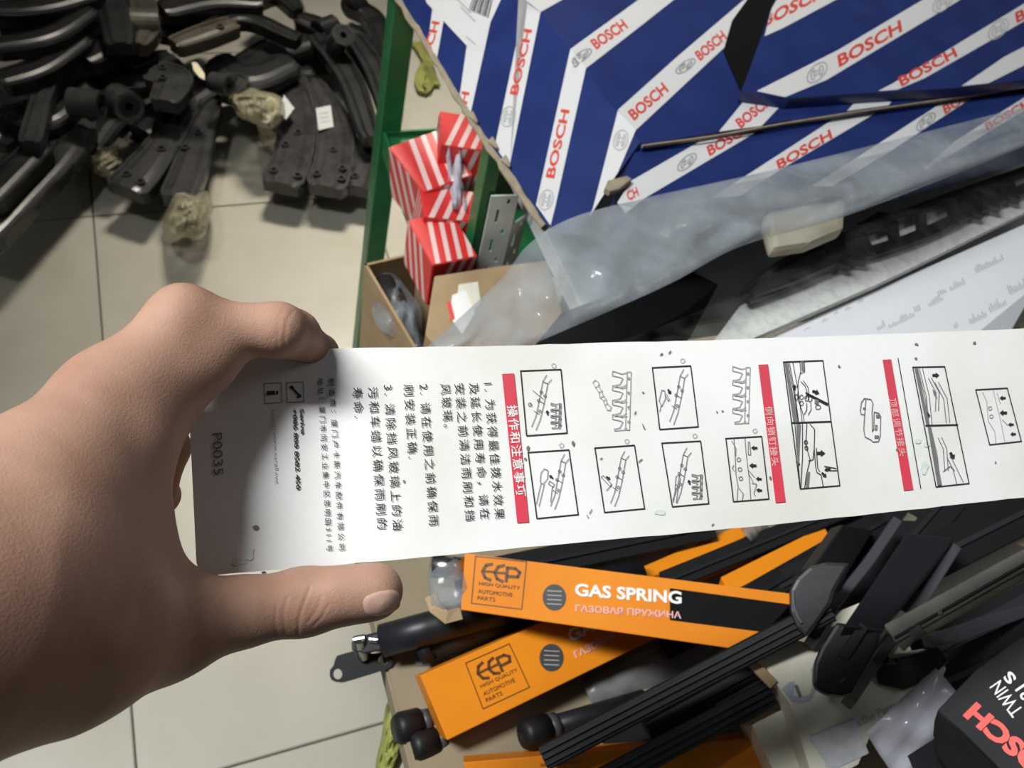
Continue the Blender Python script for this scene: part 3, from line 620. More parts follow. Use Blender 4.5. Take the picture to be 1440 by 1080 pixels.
# carton C under them
cC = slab('parts_carton', [tC.at(*p) for p in ((868, 262), (905, 190), (1100, 150), (1600, 60), (1620, 150), (1440, 196), (1290, 236), (1080, 275), (900, 296))], (0, 0, -.045), MT['blue'])
su = box('support_carton', (1.18, -.60, .7495), (.78, .34, .158), MT['cardboard'], None, .002); tag(su, 'plain brown carton hidden under the blue cartons', 'carton')
tag(cC, 'blue and white striped carton with red lettering under the others, behind the plastic bag', 'carton')
stripes(tC, [[(888, 254), (1010, 184), (1075, 172), (1080, 176), (906, 279), (880, 300), (868, 285)], [(1060, 240), (1196, 152), (1240, 144), (1260, 142), (1100, 237), (1040, 276), (1000, 278)], [(1195, 228), (1350, 128), (1412, 108), (1250, 214), (1170, 262), (1140, 262)], [(1300, 235), (1345, 197), (1480, 112), (1510, 112), (1390, 186), (1300, 240)]], cC)
text_print('lettering', tC, 'BOSCH', (998, 220), (1058, 183), (-5, -14), 'print_red', cC, bold=.03)
text_print('lettering', tC, 'BOSCH', (1095, 239), (1171, 194), (-4, -13), 'print_red', cC, bold=.03)
text_print('lettering', tC, 'BOSCH', (1329, 161), (1388, 125), (-4, -12), 'print_red', cC, bold=.03)
text_print('lettering', tC, 'BOSCH', (1388, 184), (1450, 148), (-4, -10), 'print_red', cC, bold=.03)
text_print('lettering', tC, 'CH', (884, 283), (899, 275), (-4, -13), 'print_red', cC, bold=.03)
for c in ((966, 228), (1302, 171)): logo_print(tC, c, (13, -7), (-2, 10), 'print_grey', cC)
rg = [Z(*p, ZC + .004) for p in ((853, 270), (862, 262), (874, 258), (884, 252))]
bar('torn_corner', rg, rect(.006, .003), MT['carton_raw'], cC, scales=[(.5, 1), (1.2, .8), (.8, 1.3), (.5, .7)])

# ================================================================== RED STRIPED BOXES IN THE GREEN TRAY
def red_box(px, py, sx, sy, sz, rz, tilt, label, z0=None):
    c = Z(px, py, (z0 or ZS) + sz); c.z = (z0 or ZS) + sz / 2 + .001
    R = Matrix.Rotation(rz, 3, 'Z') @ Matrix.Rotation(tilt, 3, 'Y')
    o = box('parts_box', c, (sx, sy, sz), MT['red_box'], None, .0012, R)
    tag(o, label, 'box', 'red striped boxes in the green tray')
    n = 4
    def pr(f, a, b, face):
        for k in range(n):
            x0 = -.5 + (k + .25) / n; x1 = x0 + .42 / n
            q = [(x0, -.5), (x1, -.5), (min(x1 + .35, .5), .5), (min(x0 + .35, .5), .5)]
            if x0 + .35 > .5: q = [(x0, -.5), (x1, -.5), (.5, (.5 - x1) / .35 - .5), (.5, (.5 - x0) / .35 - .5)] if x1 < .5 else q
            mesh_obj('pale_stripe', [c + R @ f(u * a * .98, v * b * .98) for u, v in q], [[0, 1, 2, 3]], MT['stripe_pale'], o)
    pr(lambda u, v: Vector((u, v, sz / 2 + .0004)), sx, sy, 0); pr(lambda u, v: Vector((u, -sy / 2 - .0004, v)), sx, sz, 1); pr(lambda u, v: Vector((-sx / 2 - .0004, u, v)), sy, sz, 2)
    return o
red_box(622, 335, .062, .085, .075, .12, 0, 'red striped box at the near end of the green tray')
red_box(628, 288, .075, .060, .080, -.15, .10, 'red striped box just behind the near one in the green tray')
red_box(610, 225, .075, .10, .09, .25, -.12, 'pale red striped box lying at the left in the green tray')
red_box(652, 185, .070, .075, .12, -.25, .05, 'tall bright red striped box beside the torn carton edge')
fs = []
for i in range(7):
    for j in range(5): fs.append(Z(626 + j * 5 + i * 1.5, 205 + i * 15, .66 - i * .005 + .012 * math.sin(j * 1.9 + i)))
fb = mesh_obj('clear_wrapper', fs, [[i * 5 + j, i * 5 + j + 1, (i + 1) * 5 + j + 1, (i + 1) * 5 + j] for i in range(6) for j in range(4)], MT['film_lilac'], smooth=True)
fb.modifiers.new('t', 'SOLIDIFY').thickness = .0006
tag(fb, 'crumpled clear wrapper between the red boxes in the green tray', 'wrapper')
lt = [Z(*p, .012) for p in ((585, 60), (600, 85), (606, 110), (596, 128), (590, 112), (600, 92), (612, 120))]
lt = [Vector(p) for p in spline([tuple(p) for p in lt], 30)]
lo = bar('lime_strap', lt, rect(.014, .004), MT['lime'], None); tag(lo, 'lime green strap looped behind the torn blue carton', 'strap')

# ================================================================== OPEN CARDBOARD BOXES BEHIND THE CARD
def open_box(name, q, z, hgt, label, th=.004):
    c = [Z(*p, z) for p in q]; r = empty(name, (c[0] + c[2]) / 2 - Vector((0, 0, hgt)))
    cen = (c[0] + c[1] + c[2] + c[3]) / 4
    for i in range(4):
        a, b = c[i], c[(i + 1) % 4]; n = (b - a).cross(Vector((0, 0, 1))).normalized()
        if n.dot(cen - a) < 0: n = -n
        slab('side', [a, b, b + n * th, a + n * th], (0, 0, -hgt), MT['cardboard'], r)
    slab('bottom', [p - Vector((0, 0, hgt - .005)) for p in c], (0, 0, -.004), MT['cardboard'], r)
    tag(r, label, 'box'); return c
b1 = open_box('cardboard_box', [(512, 371), (592, 353), (690, 500), (600, 520)], .50, .50, 'open brown cardboard box holding a bagged part, left of the green tray')
def crumple(name, cx, cy, rx, ry, z, amp, m, label, cat, rot=0, seed=1, hgt=.03, nu=26, nv=16, sq=1.0):
    """a crumpled bag: a closed, faceted, wrinkled lump of film"""
    rs = np.random.RandomState(seed); V = []; Fc = []
    ph = rs.rand(6, 3) * 6.28; fr_ = rs.rand(6, 2) * 5 + 2
    for s in (1, -1):
        for i in range(nv + 1):
            for j in range(nu):
                r = i / nv; a = 2 * math.pi * j / nu
                k = 1 + .13 * sum(math.sin(fr_[q, 0] * a + ph[q, 0]) for q in range(3)) / 1.6
                u = rx * r * k * math.cos(a); v = ry * r * k * math.sin(a)
                w_ = sum(math.sin(fr_[q, 0] * u / rx * 2.2 + fr_[q, 1] * v / ry * 2.2 + ph[q, 1]) for q in range(6)) / 6 + rs.uniform(-.3, .3)
                x = cx + u * math.cos(rot) - v * math.sin(rot); y = cy + u * math.sin(rot) + v * math.cos(rot)
                hh = hgt * max(0, 1 - r ** 2) ** .5 * (1 if s > 0 else .12)
                V.append(Z(x, y, z + s * hh + (amp * w_ * (1 - r ** 4) if s > 0 else 0)))
        b = 0 if s > 0 else (nv + 1) * nu
        for i in range(nv):
            for j in range(nu):
                k = (j + 1) % nu; f = [b + i * nu + j, b + i * nu + k, b + (i + 1) * nu + k, b + (i + 1) * nu + j]; Fc.append(f if s > 0 else f[::-1])
    o = mesh_obj(name, V, Fc, MT[m], smooth=True); tag(o, label, cat); return o
p1_ = empty('bagged_part', Z(560, 420, .42))
bar('metal_body', [Z(540, 395, .47), Z(555, 430, .47), Z(580, 480, .46)], circ(.018, 14), MT['grey_part'], p1_, smooth=True, scales=[(.8, .8), (1.2, 1), (1, 1)])
o = crumple('bag_film', 562, 440, 30, 62, .455, .006, 'film_grey', 'x', 'x', rot=-.42, seed=3, hgt=.035)
del o['label'], o['category']; o.parent = p1_; o.location = wl(o) - wl(p1_)
tag(p1_, 'grey metal part in a clear bag inside the left cardboard box', 'part')
# second box: closed flap with a paper label
c2 = [Z(*p, .62) for p in ((611, 388), (700, 374), (770, 366), (800, 470), (640, 520), (598, 470))]
bx2 = slab('cardboard_box', c2, (0, 0, -.118), MT['cardboard'], None, .002)
tag(bx2, 'tan cardboard box with a white paper label, half under the clear bag', 'box')
pz = plz(.62)
poly_print('paper_label', pz, [[(645, 400), (672, 396), (676, 425), (652, 455), (640, 440)]], 'cream', bx2, .0008)
poly_print('paper_label', pz, [[(636, 415), (655, 408), (668, 440), (650, 470), (632, 445)]], 'ink_white', bx2, .0012)
poly_print('printed_mark', pz, [[(628, 424), (634, 424), (640, 448), (634, 452)]], 'red_box', bx2, .0014)

# ================================================================== PACKS IN CLEAR PLASTIC ON THE RACK EDGE
def sheet(name, topc, botc, z0, bulge, m, label, cat, n=60, mm=22, seed=2, wr=.006, layers=2):
    """a long plastic sleeve: two wrinkled films between an upper and a lower px outline"""
    rs = np.random.RandomState(seed); tp = spline(topc, n); bt = spline(botc, n); V = []; Fc = []
    ph = rs.rand(8) * 6.28; fx = rs.rand(8) * 26 + 4; fy = rs.rand(8) * 7 - 3.5
    for s in range(layers):
        for i in range(n + 1):
            for j in range(mm + 1):
                t = j / mm; x, y = tp[i] + (bt[i] - tp[i]) * t; e = math.sin(math.pi * t) ** .6
                zz = (z0(i / n) if callable(z0) else z0) + (bulge * e if s == 0 else -.002 * e)
                if s == 0: zz += e * wr * sum(math.sin(fx[q] * i / n * 2 + fy[q] * t * 3 + ph[q]) ** 3 for q in range(8)) / 3
                V.append(Z(x, y, zz))
        b = s * (n + 1) * (mm + 1)
        for i in range(n):
            for j in range(mm):
                f = [b + i * (mm + 1) + j, b + (i + 1) * (mm + 1) + j, b + (i + 1) * (mm + 1) + j + 1, b + i * (mm + 1) + j + 1]; Fc.append(f if s == 0 else f[::-1])
    o = mesh_obj(name, V, Fc, MT[m], smooth=True)
    return tag(o, label, cat)
sheet('plastic_bag', [(596, 492), (700, 397), (742, 345), (800, 308), (900, 280), (1060, 245), (1220, 206), (1480, 140)], [(640, 510), (700, 505), (772, 474), (860, 436), (948, 396), (1045, 345), (1200, 300), (1480, 190)],
      lambda s: .855 + .04 * s, .012, 'film_grey', 'long milky clear plastic bag stretching across in front of the blue cartons', 'bag', wr=.006)
bp = slab('wiper_pack', [Z(*p, .768) for p in ((740, 500), (790, 440), (960, 375), (1010, 400), (960, 440), (850, 500), (800, 525))], (0, 0, -.09), MT['rubber_matte'])
tag(bp, 'matte black pack in the gap between the two clear bags', 'pack')
kz = .79; q4 = T(1040, 220, 3.6)
wbx = slab('white_carton', [Z(*q4(*p), kz - .012) for p in ((60, 960), (180, 905), (1440, 345), (1700, 240), (1780, 520), (1440, 705), (1340, 800), (1250, 905), (1100, 1000))], (0, 0, -.10), MT['white_box'])
tag(wbx, 'white carton with grey rows of small print behind the card', 'carton')
pw = plz(kz - .012)
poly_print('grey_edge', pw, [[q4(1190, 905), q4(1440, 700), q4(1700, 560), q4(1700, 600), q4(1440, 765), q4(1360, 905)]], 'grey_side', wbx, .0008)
rnd = random.Random(4)
for (x, y, n_, s_) in ((760, 870, 12, 22), (700, 880, 4, 22), (890, 790, 3, 20), (960, 760, 7, 20), (1010, 705, 4, 18), (1070, 680, 7, 20), (1200, 590, 13, 24), (1090, 870, 2, 20), (1170, 850, 8, 26), (1270, 790, 8, 30), (1370, 700, 10, 34), (540, 780, 3, 10), (600, 745, 3, 10), (480, 800, 2, 10), (420, 840, 3, 10), (330, 880, 3, 9)):
    pq = []
    for k in range(n_):
        a, b = x + k * 11, y - k * 5.3; L = s_ * rnd.uniform(.6, 1.7)
        pq.append([q4(a, b), q4(a + 5, b - 2), q4(a + 5 - L * .35, b - L), q4(a - L * .35, b - L + 2)])
    o = poly_print('print_rows', pw, pq, 'ink_grey', wbx, .0006); o['kind'] = 'stuff'
bk = slab('backing_card', [Z(*q4(*p), kz) for p in ((-150, 960), (0, 760), (450, 500), (900, 285), (1440, 70), (1800, -80), (1800, 120), (1440, 285), (700, 645), (80, 915), (-60, 990))], (0, 0, -.008), MT['backing'])
tag(bk, 'speckled grey backing card under the black wiper in clear plastic', 'card')
wz = kz + .012
ww = empty('windscreen_wiper', Z(1240, 330, wz))
def zpath(pts, z, f=q4, n=24): return [Z(*f(*p), z) for p in [tuple(v) for v in spline(pts, n)]]
bar('upper_rail', zpath([(10, 690), (200, 560), (430, 450), (750, 325), (1100, 195), (1440, 75), (1800, -60)], wz + .004), rect(.0055, .004), MT['wiper_black'], ww, scales=[(.35 + .65 * min(1, i / 4), 1) for i in range(25)])
bar('rubber_strip', zpath([(40, 735), (200, 660), (450, 550), (850, 425), (1150, 290), (1440, 165), (1800, 20)], wz - .002), rect(.007, .003), MT['rubber'], ww, scales=[(.45 + .55 * min(1, i / 4), 1) for i in range(25)])
bar('end_cap', zpath([(60, 700), (250, 600), (440, 510)], wz + .003, n=8), rect(.0125, .005), MT['wiper_black'], ww, scales=[(.3, .6), (.5, .8), (.7, .9), (.85, 1), (.95, 1), (1, 1), (1, 1), (1.1, 1), (1.1, 1)])
for a, b in (((470, 430), (500, 560)), ((540, 420), (590, 540)), ((610, 390), (660, 500)), ((770, 330), (785, 440)), ((915, 285), (925, 400)), ((1070, 215), (1090, 330)), ((1150, 195), (1180, 300)), ((1240, 160), (1270, 265)), ((1340, 125), (1370, 220))):
    bar('bridge', [Z(*q4(*a), wz), Z(*q4(*b), wz)], rect(.0055 if a[0] not in (470, 540, 1150, 1240, 1340) else .012, .004), MT['wiper_black'], ww)
poly_print('pivot_cap', plz(wz + .004), [blob_ for blob_ in [[q4(590 + 175 * u, 335 - 55 * u + 0) for u in (0,)] + [q4(600, 345), q4(700, 280), q4(760, 285), q4(800, 310), q4(740, 330), q4(640, 350)]]], 'wiper_black', ww, .002)
tag(ww, 'black wiper blade with rectangular gaps sealed under clear plastic', 'wiper')
sheet('clear_sleeve', [(840, 492), (1000, 430), (1090, 375), (1170, 335), (1300, 275), (1440, 215), (1560, 165)], [(900, 520), (1060, 480), (1140, 445), (1230, 400), (1330, 355), (1440, 305), (1560, 260)], kz + .02, .012, 'film_clear', 'glossy clear sleeve over the black wiper and its grey backing card', 'sleeve', wr=.003, seed=5, layers=1)
fm = slab('foam_block', [Z(*p, .852) for p in ((1076, 262), (1100, 255), (1150, 254), (1180, 262), (1190, 285), (1188, 320), (1140, 340), (1088, 348), (1078, 310))], (0, 0, -.018), MT['foam'], None, .007)
tag(fm, 'cream foam block seen through the clear bag', 'foam')
w2 = empty('windscreen_wiper', Z(1320, 225, .85))
bar('arm', [Z(*p, .862) for p in ((1200, 262), (1215, 243), (1260, 222), (1330, 195), (1440, 165), (1560, 130))], rect(.014, .006), MT['wiper_black'], w2, scales=[(.5, .7), (1, 1), (1.25, 1), (1.2, 1), (.9, 1), (.8, 1)])
bar('rubber_strip', [Z(*p, .855) for p in ((1205, 270), (1300, 240), (1440, 190), (1560, 150))], rect(.007, .004), MT['rubber'], w2)
bar('clip', [Z(1276, 219, .87), Z(1300, 208, .87)], rect(.004, .003), MT['wiper_grey'], w2)
tag(w2, 'dark wiper arm resting behind the clear sleeve at upper right', 'wiper')

# ================================================================== PILE ON THE TABLE
g7 = T(440, 740, 2.571); r8 = T(760, 720, 3.0); r9 = T(900, 700, 2.667)
UPZ = Vector((0, 0, 1))
def long_box(name, TL, BL, TR, BR, dl, dr, th, label, side='orange_side'):
    pl = pl3(P(*TL, dl), P(*BL, dl * .985), P(*TR, dr))
    o = slab(name, [pl.at(*p) for p in (TL, TR, BR, BL)], -pl.n * th, MT['orange'], None, .0006)
    tag(o, label, 'box'); return o, pl
def eep(pl, q, par):
    """square emblem: frame, three bent letters, three small lines; q = px corners TL, TR, BR, BL"""
    def m(u, v):
        a = [q[0][i] + (q[1][i] - q[0][i]) * u for i in (0, 1)]; b = [q[3][i] + (q[2][i] - q[3][i]) * u for i in (0, 1)]
        return (a[0] + (b[0] - a[0]) * v, a[1] + (b[1] - a[1]) * v)
    lines_print('emblem_frame', pl, [[m(0, 0), m(1, 0), m(1, 1), m(0, 1), m(0, 0)]], 'logo_brown', par, 1.3)
    for x in (.16, .40):
        st = [[m(x + .17, .13), m(x + .06, .17), m(x, .30), m(x + .06, .43), m(x + .17, .47)]]
        lines_print('emblem_letter', pl, st, 'logo_brown', par, 4.2)
        lines_print('emblem_letter', pl, [[m(x + .02, .30), m(x + .20, .29)]], 'logo_brown', par, 3.2)
    lines_print('emblem_letter', pl, [[m(.64, .17), m(.80, .17), m(.89, .24), m(.86, .34), m(.66, .35)], [m(.64, .17), m(.64, .46)]], 'logo_brown', par, 4.2)
    for t_, v in (('HIGH QUALITY', .61), ('AUTOMOTIVE', .77), ('PARTS', .91)):
        w_ = .11 + .066 * len(t_) + .02; a = m(.11, v); b = m(min(w_, .92), v); up = m(.11, v - .085)
        text_print('small_print', pl, t_, a, b, (up[0] - a[0], up[1] - a[1]), 'logo_brown', par)
def disc(pl, c, rx, ry, par):
    poly_print('dark_seal', pl, [[(c[0] + rx * math.cos(t * math.pi / 14), c[1] + ry * math.sin(t * math.pi / 14)) for t in range(28)]], 'seal', par)
    for k in range(4): lines_print('seal_print', pl, [[(c[0] - rx * .6, c[1] - ry * .5 + k * ry * .33), (c[0] + rx * .6, c[1] - ry * .45 + k * ry * .33)]], 'ink_grey', par, 1.2, .0007)
# top box
o1, pA = long_box('gas_spring_box', (653.5, 778), (648, 857.5), (1125, 836.5), (1050, 915), .60, .575, .030, 'orange gas spring box on top of the pile, just under the card')
eep(pA, [g7(588, 108), g7(772, 128), g7(755, 300), g7(573, 278)], o1); disc(pA, g7(873, 257), 16.5, 18.5, o1)
text_print('lettering', pA, 'GAS SPRING', (808.5, 838), (958.5, 849.5), (0, -18), 'ink_white', o1, bold=.03)
text_print('lettering', pA, 'ГАЗОВАЯ ПРУЖИНА', (809, 860), (958, 870), (0, -10), 'ink_pink', o1, bold=.02)
poly_print('black_panel', pA, [[(942, 827), (1112, 850), (1075, 889), (942, 872)]], 'window_black', o1, .0003)
e1 = empty('gas_strut', P(625, 825, .60)); 
e1c = [P(640, 783, .602), P(640, 862, .592)]
bar('film_cap', [P(652, 819, .607), P(635, 824, .605), P(618, 828, .603), P(604, 830, .602)], circ(.0185, 14, .013), MT['film_grey'], e1, up=pA.n, scales=[(1, 1), (1.05, 1), (1.02, 1), (.72, .7)], smooth=True)
bar('chrome_rod', [P(655, 800, .612), P(606, 796, .607)], circ(.0085, 14), MT['chrome'], e1, up=pA.n, smooth=True)
bar('raw_flap', [P(648, 862, .595), P(628, 868, .592), P(612, 855, .594), P(606, 838, .6)], rect(.0045, .0012), MT['cardboard'], e1, up=pA.n)
tag(e1, 'chrome strut end in a clear cap poking out of the top orange box', 'strut')
# second box
o2, pB = long_box('gas_spring_box', (591, 950), (629, 1041), (900, 815), (968, 875), .585, .645, .030, 'orange gas spring box crossing under the top one')
eep(pB, [g7(552, 495), g7(710, 425), g7(783, 582), g7(615, 660)], o2); disc(pB, g7(863, 475), 17, 19.5, o2)
text_print('lettering', pB, 'GAS SPRING', (803, 904), (935, 838), (-7, -17), 'ink_white', o2, bold=.03)
text_print('lettering', pB, 'ГАЗОВАЯ ПРУЖИНА', (810, 926), (935, 864), (-4, -10), 'ink_pink', o2, bold=.02)
# third box at the lower edge
o3, pC = long_box('gas_spring_box', (652, 1072), (668, 1150), (1098, 1035), (1110, 1110), .565, .585, .03, 'orange gas spring box at the lower edge of the pile')
text_print('small_print', pC, 'HIGH QUALITY AUTOMOTIVE PARTS', (760, 1079), (818, 1074), (0, -5), 'logo_brown', o3)
for (a, b, w_, d0, d1, lab) in (((905, 806), (1070, 735), 9, .69, .735, 'narrow orange box edge running up to the card, nearest the letter G'), ((1020, 824), (1165, 752), 14, .672, .72, 'wider orange box edge between the top box and the wiper ends')):
    n_ = (b[0] - a[0], b[1] - a[1]); L = math.hypot(*n_); ux, uy = -n_[1] / L * w_, n_[0] / L * w_
    pl = pl3(P(*a, d0), P(*b, d1), P(a[0] + ux, a[1] + uy, d0 * .99))
    o = slab('gas_spring_box', [pl.at(a[0] - ux, a[1] - uy), pl.at(b[0] - ux, b[1] - uy), pl.at(b[0] + ux, b[1] + uy), pl.at(a[0] + ux, a[1] + uy)], -pl.n * .03, MT['orange'], None, .0006); tag(o, lab, 'box')

# gas struts
def strut(name, pts, r, label, m='wiper_black'):
    o = empty(name, pts[0]); bar('cylinder', pts, circ(r, 18), MT[m], o, smooth=True); tag(o, label, 'strut'); return o
D = .615
s1 = empty('gas_strut', P(560, 890, D))
bar('cylinder', [P(537, 901, D), P(600, 884, D), P(700, 858, D + .02), P(900, 806, D + .06)], circ(.0118, 20), MT['wiper_black'], s1, up=-ray(600, 880), smooth=True)
bar('fork', [P(497, 908, D), P(515, 906, D), P(540, 900, D)], rect(.0065, .006), MT['wiper_black'], s1, up=-ray(500, 900), scales=[(.45, 1), (1, 1), (1, 1)])
bpl = Pl(P(510, 930, D + .006), -ray(510, 930))
bo = [(463.5, 950), (464, 942), (469, 936), (471, 928), (474, 922), (498, 915), (505, 908), (514, 908), (522, 919), (540, 918), (550, 921), (553.5, 929), (551, 937), (545, 941), (500, 955), (482, 960), (472, 959), (466, 956)]
def plate_with_holes(name, pl, outline, holes, th, m, par):
    bm = bmesh.new(); ed = []
    for loop in [outline] + holes:
        vs = [bm.verts.new(pl.at(*p)) for p in loop]
        for a, b in zip(vs, vs[1:] + vs[:1]): ed.append(bm.edges.new((a, b)))
    bmesh.ops.triangle_fill(bm, edges=ed, use_beauty=True, use_dissolve=False)
    r = bmesh.ops.extrude_face_region(bm, geom=list(bm.faces))
    for v in [g_ for g_ in r['geom'] if isinstance(g_, bmesh.types.BMVert)]: v.co -= pl.n * th
    bmesh.ops.recalc_face_normals(bm, faces=bm.faces)
    return bm_obj(name, bm, MT[m], par)
def hole(cx, cy, rx, ry, n=14): return [(cx + rx * math.cos(2 * math.pi * i / n), cy + ry * math.sin(2 * math.pi * i / n)) for i in range(n)]
plate_with_holes('bracket_plate', bpl, bo, [hole(475, 948, 6.2, 7.4), hole(540, 928, 8, 7)], .0025, 'wiper_black', s1)
tube('pivot_pin', P(505, 899, D - .008), P(511, 923, D + .004), .0042, MT['chrome'], s1)
tube('pin_head', P(498, 900, D - .006), P(513, 897, D - .006), .0028, MT['chrome'], s1)
tube('retaining_clip', P(519, 899, D - .007), P(531, 900, D - .007), .0022, MT['chrome'], s1)
tag(s1, 'black gas strut with a two-hole mounting bracket hanging over the tiled floor', 'strut')
s2 = empty('gas_strut', P(598, 914, D + .01))
bar('cylinder', [P(593, 912, D + .01), P(640, 897, D + .015), P(760, 855, D + .04)], circ(.0098, 18), MT['wiper_black'], s2, smooth=True)
bar('rubber_boot', [P(590, 914, D + .008), P(606, 908, D + .008)], circ(.0112, 18), MT['rubber'], s2, smooth=True); tag(s2, 'short black strut end just under the bracketed strut', 'strut')
for (a, b, r, d0, lab) in (((556, 1026), (720, 985), .0098, .60, 'upper of two black strut ends below the second orange box'), ((578, 1052), (740, 1010), .0095, .595, 'lower of two black strut ends below the second orange box'), ((735, 1035), (905, 985), .0095, .592, 'dark strut end lying in shadow beside the second orange box')):
    o = empty('gas_strut', P(*a, d0)); pa, pb_ = P(*a, d0), P(*b, d0 + .05)
    bar('cylinder', [pa + (pb_ - pa) * .1, pb_], circ(r * .85, 16), MT['wiper_black'], o, smooth=True)
    bar('end_socket', [pa, pa + (pb_ - pa) * .04, pa + (pb_ - pa) * .19], circ(r * 1.15, 16), MT['rubber'], o, scales=[(.8, .8), (1, 1), (1, 1)], smooth=True)
    bar('collar', [pa + (pb_ - pa) * .19, pa + (pb_ - pa) * .26], circ(r * 1.02, 16), MT['wiper_grey'], o, smooth=True)
    tag(o, lab, 'strut')
crumple('lime_bag', 553, 1040, 22, 62, .66, .008, 'lime', 'lime yellow crumpled bag hanging at the table edge', 'bag', rot=.15, seed=8, hgt=.03)
# clear plastic tubes among the black parts
for (a, b, w_, d0, d1, lab, sd) in (((830, 985), (1000, 905), 30, .63, .67, 'smoky clear plastic sleeve between the orange box and the wiper blades', 1), ((905, 1018), (1060, 945), 17, .60, .64, 'small lilac clear plastic sleeve between the two black blades', 2), ((585, 935), (720, 885), 16, .628, .65, 'clear plastic sleeve end above the second orange box', 3), ((1050, 755), (1075, 735), 13, .70, .72, 'scrap of pale plastic under the card edge', 4)):
    n_ = (b[0] - a[0], b[1] - a[1]); L = math.hypot(*n_); ux, uy = -n_[1] / L * w_, n_[0] / L * w_
    V = []; N = 10; M_ = 6
    for i in range(N + 1):
        for j in range(M_ + 1):
            t = i / N; v = j / M_ * 2 - 1
            V.append(P(a[0] + n_[0] * t + ux * v, a[1] + n_[1] * t + uy * v, d0 + (d1 - d0) * t + .01 * v * v + .0015 * math.sin(i * 2.1 + j * 1.3 + sd)))
    o = mesh_obj('plastic_sleeve', V, [[i * (M_ + 1) + j, (i + 1) * (M_ + 1) + j, (i + 1) * (M_ + 1) + j + 1, i * (M_ + 1) + j + 1] for i in range(N) for j in range(M_)], MT['film_lilac' if sd == 2 else 'film_smoke'], smooth=True)
    o.modifiers.new('t', 'SOLIDIFY').thickness = .0008; tag(o, lab, 'sleeve')
# long wiper blades: ribbed rubber bodies lying across the pile
def blade(a, b, wpx, d0, d1, label, ribs=2, m='rubber', ext=1.0):
    pa, pb_ = P(*a, d0), P(*b, d1); w_ = wpx * d0 / F
    o = empty('windscreen_wiper', pa); up = -ray((a[0] + b[0]) / 2, (a[1] + b[1]) / 2)
    pts = [pa + (pb_ - pa) * i / 8 for i in range(9)]
    s = (pb_ - pa).normalized().cross(up).normalized(); u = s.cross((pb_ - pa).normalized())
    bar('body', pts, rect(w_ / 2, .006), MT[m], o, up=up)
    for k in range(ribs):
        x = w_ * ((k + 1) / (ribs + 1) - .5); bar('rib', [p + s * x + u * .006 for p in pts], rect(w_ * .07, .0022), MT['wiper_black'], o, up=up)
    tag(o, label, 'wiper'); return o
blade((765, 1066), (1165, 858), 34, .556, .562, 'long black ribbed wiper blade running from the lower strut end up to the wiper caps', 3)
blade((830, 1108), (1080, 975), 36, .540, .575, 'long black ribbed wiper blade over the lower orange box', 3)
blade((905, 1020), (1090, 920), 40, .60, .62, 'black wiper blade lying under the ribbed one at the lower edge', 2)
blade((640, 815), (1000, 740), 40, .66, .72, 'black wiper body behind the top orange box', 1, 'rubber_matte')
blade((930, 820), (1200, 710), 30, .69, .74, 'black wiper body between the two narrow orange edges', 1, 'rubber_matte')
blade((1040, 850), (1240, 735), 38, .66, .72, 'black wiper body right of the wider orange edge', 1, 'rubber_matte')
blade((930, 905), (1150, 800), 46, .66, .68, 'dark wiper body under the end of the top orange box', 1, 'rubber_matte')
blade((1190, 860), (1330, 700), 60, .64, .70, 'dark wiper body between the two capped wipers', 1, 'rubber_matte')
blade((1280, 800), (1500, 690), 60, .64, .70, 'dark wiper body under the card at the right', 1, 'rubber_matte')
blade((1240, 1000), (1460, 900), 70, .60, .62, 'dark wiper body behind the clear bag and black box', 1, 'rubber_matte')
blade((700, 1060), (1000, 985), 60, .615, .645, 'dark wiper body in the shadow of the pile', 1, 'rubber_matte')
blade((1090, 830), (1520, 610), 130, .715, .80, 'broad flat black wiper sleeve at the bottom of the pile under the card', 1, 'rubber_matte')
blade((1180, 985), (1520, 800), 120, .655, .71, 'broad flat black wiper sleeve at the bottom of the pile behind the black box', 1, 'rubber_matte')
# capped wipers
def capped(cap_pts, body_pts, edge_pts, d_cap, d_body, label):
    o = empty('windscreen_wiper', P(*cap_pts[0], d_cap)); 
    pl = Pl(P(*cap_pts[0], d_cap), -ray(*cap_pts[0]) + Vector((0, 0, .3)))
    c = slab('end_cap', [pl.at(*p) for p in cap_pts], -pl.n * .013, MT['wiper_black'], o, .0022)
    pb2 = pl3(P(*body_pts[0], d_cap * 1.004), P(*body_pts[-1], d_cap * 1.004), P(*body_pts[1], d_body))
    slab('body', [pb2.at(*p) for p in body_pts], -pb2.n * .010, MT['wiper_black'], o, .0016)
    bar('rubber_edge', [P(*p, d_cap * (1.01) + (d_body - d_cap) * i / (len(edge_pts) - 1)) for i, p in enumerate(edge_pts)], rect(.0035, .004), MT['wiper_grey'], o, up=pl.n)
    tag(o, label, 'wiper'); return o, pl
k1, kp1 = capped([r9(565, 345), r9(590, 300), r9(640, 255), r9(700, 240), r9(790, 245), r9(730, 350), r9(715, 400), r9(660, 480), r9(625, 525), r9(590, 490), r9(566, 430)],
       [r9(650, 260), r9(760, 100), r9(880, 120), r9(715, 390)], [r9(640, 545), r9(720, 410), r9(850, 250), r9(960, 90)], 0.558, .64, 'black wiper with a rounded end cap at the end of the top orange box')
bar('cap_lip', [kp1.at(*r9(*p), .001) for p in ((572, 350), (575, 400), (592, 450), (606, 470))], rect(.0008, .0008), MT['wiper_grey'], k1, up=kp1.n)
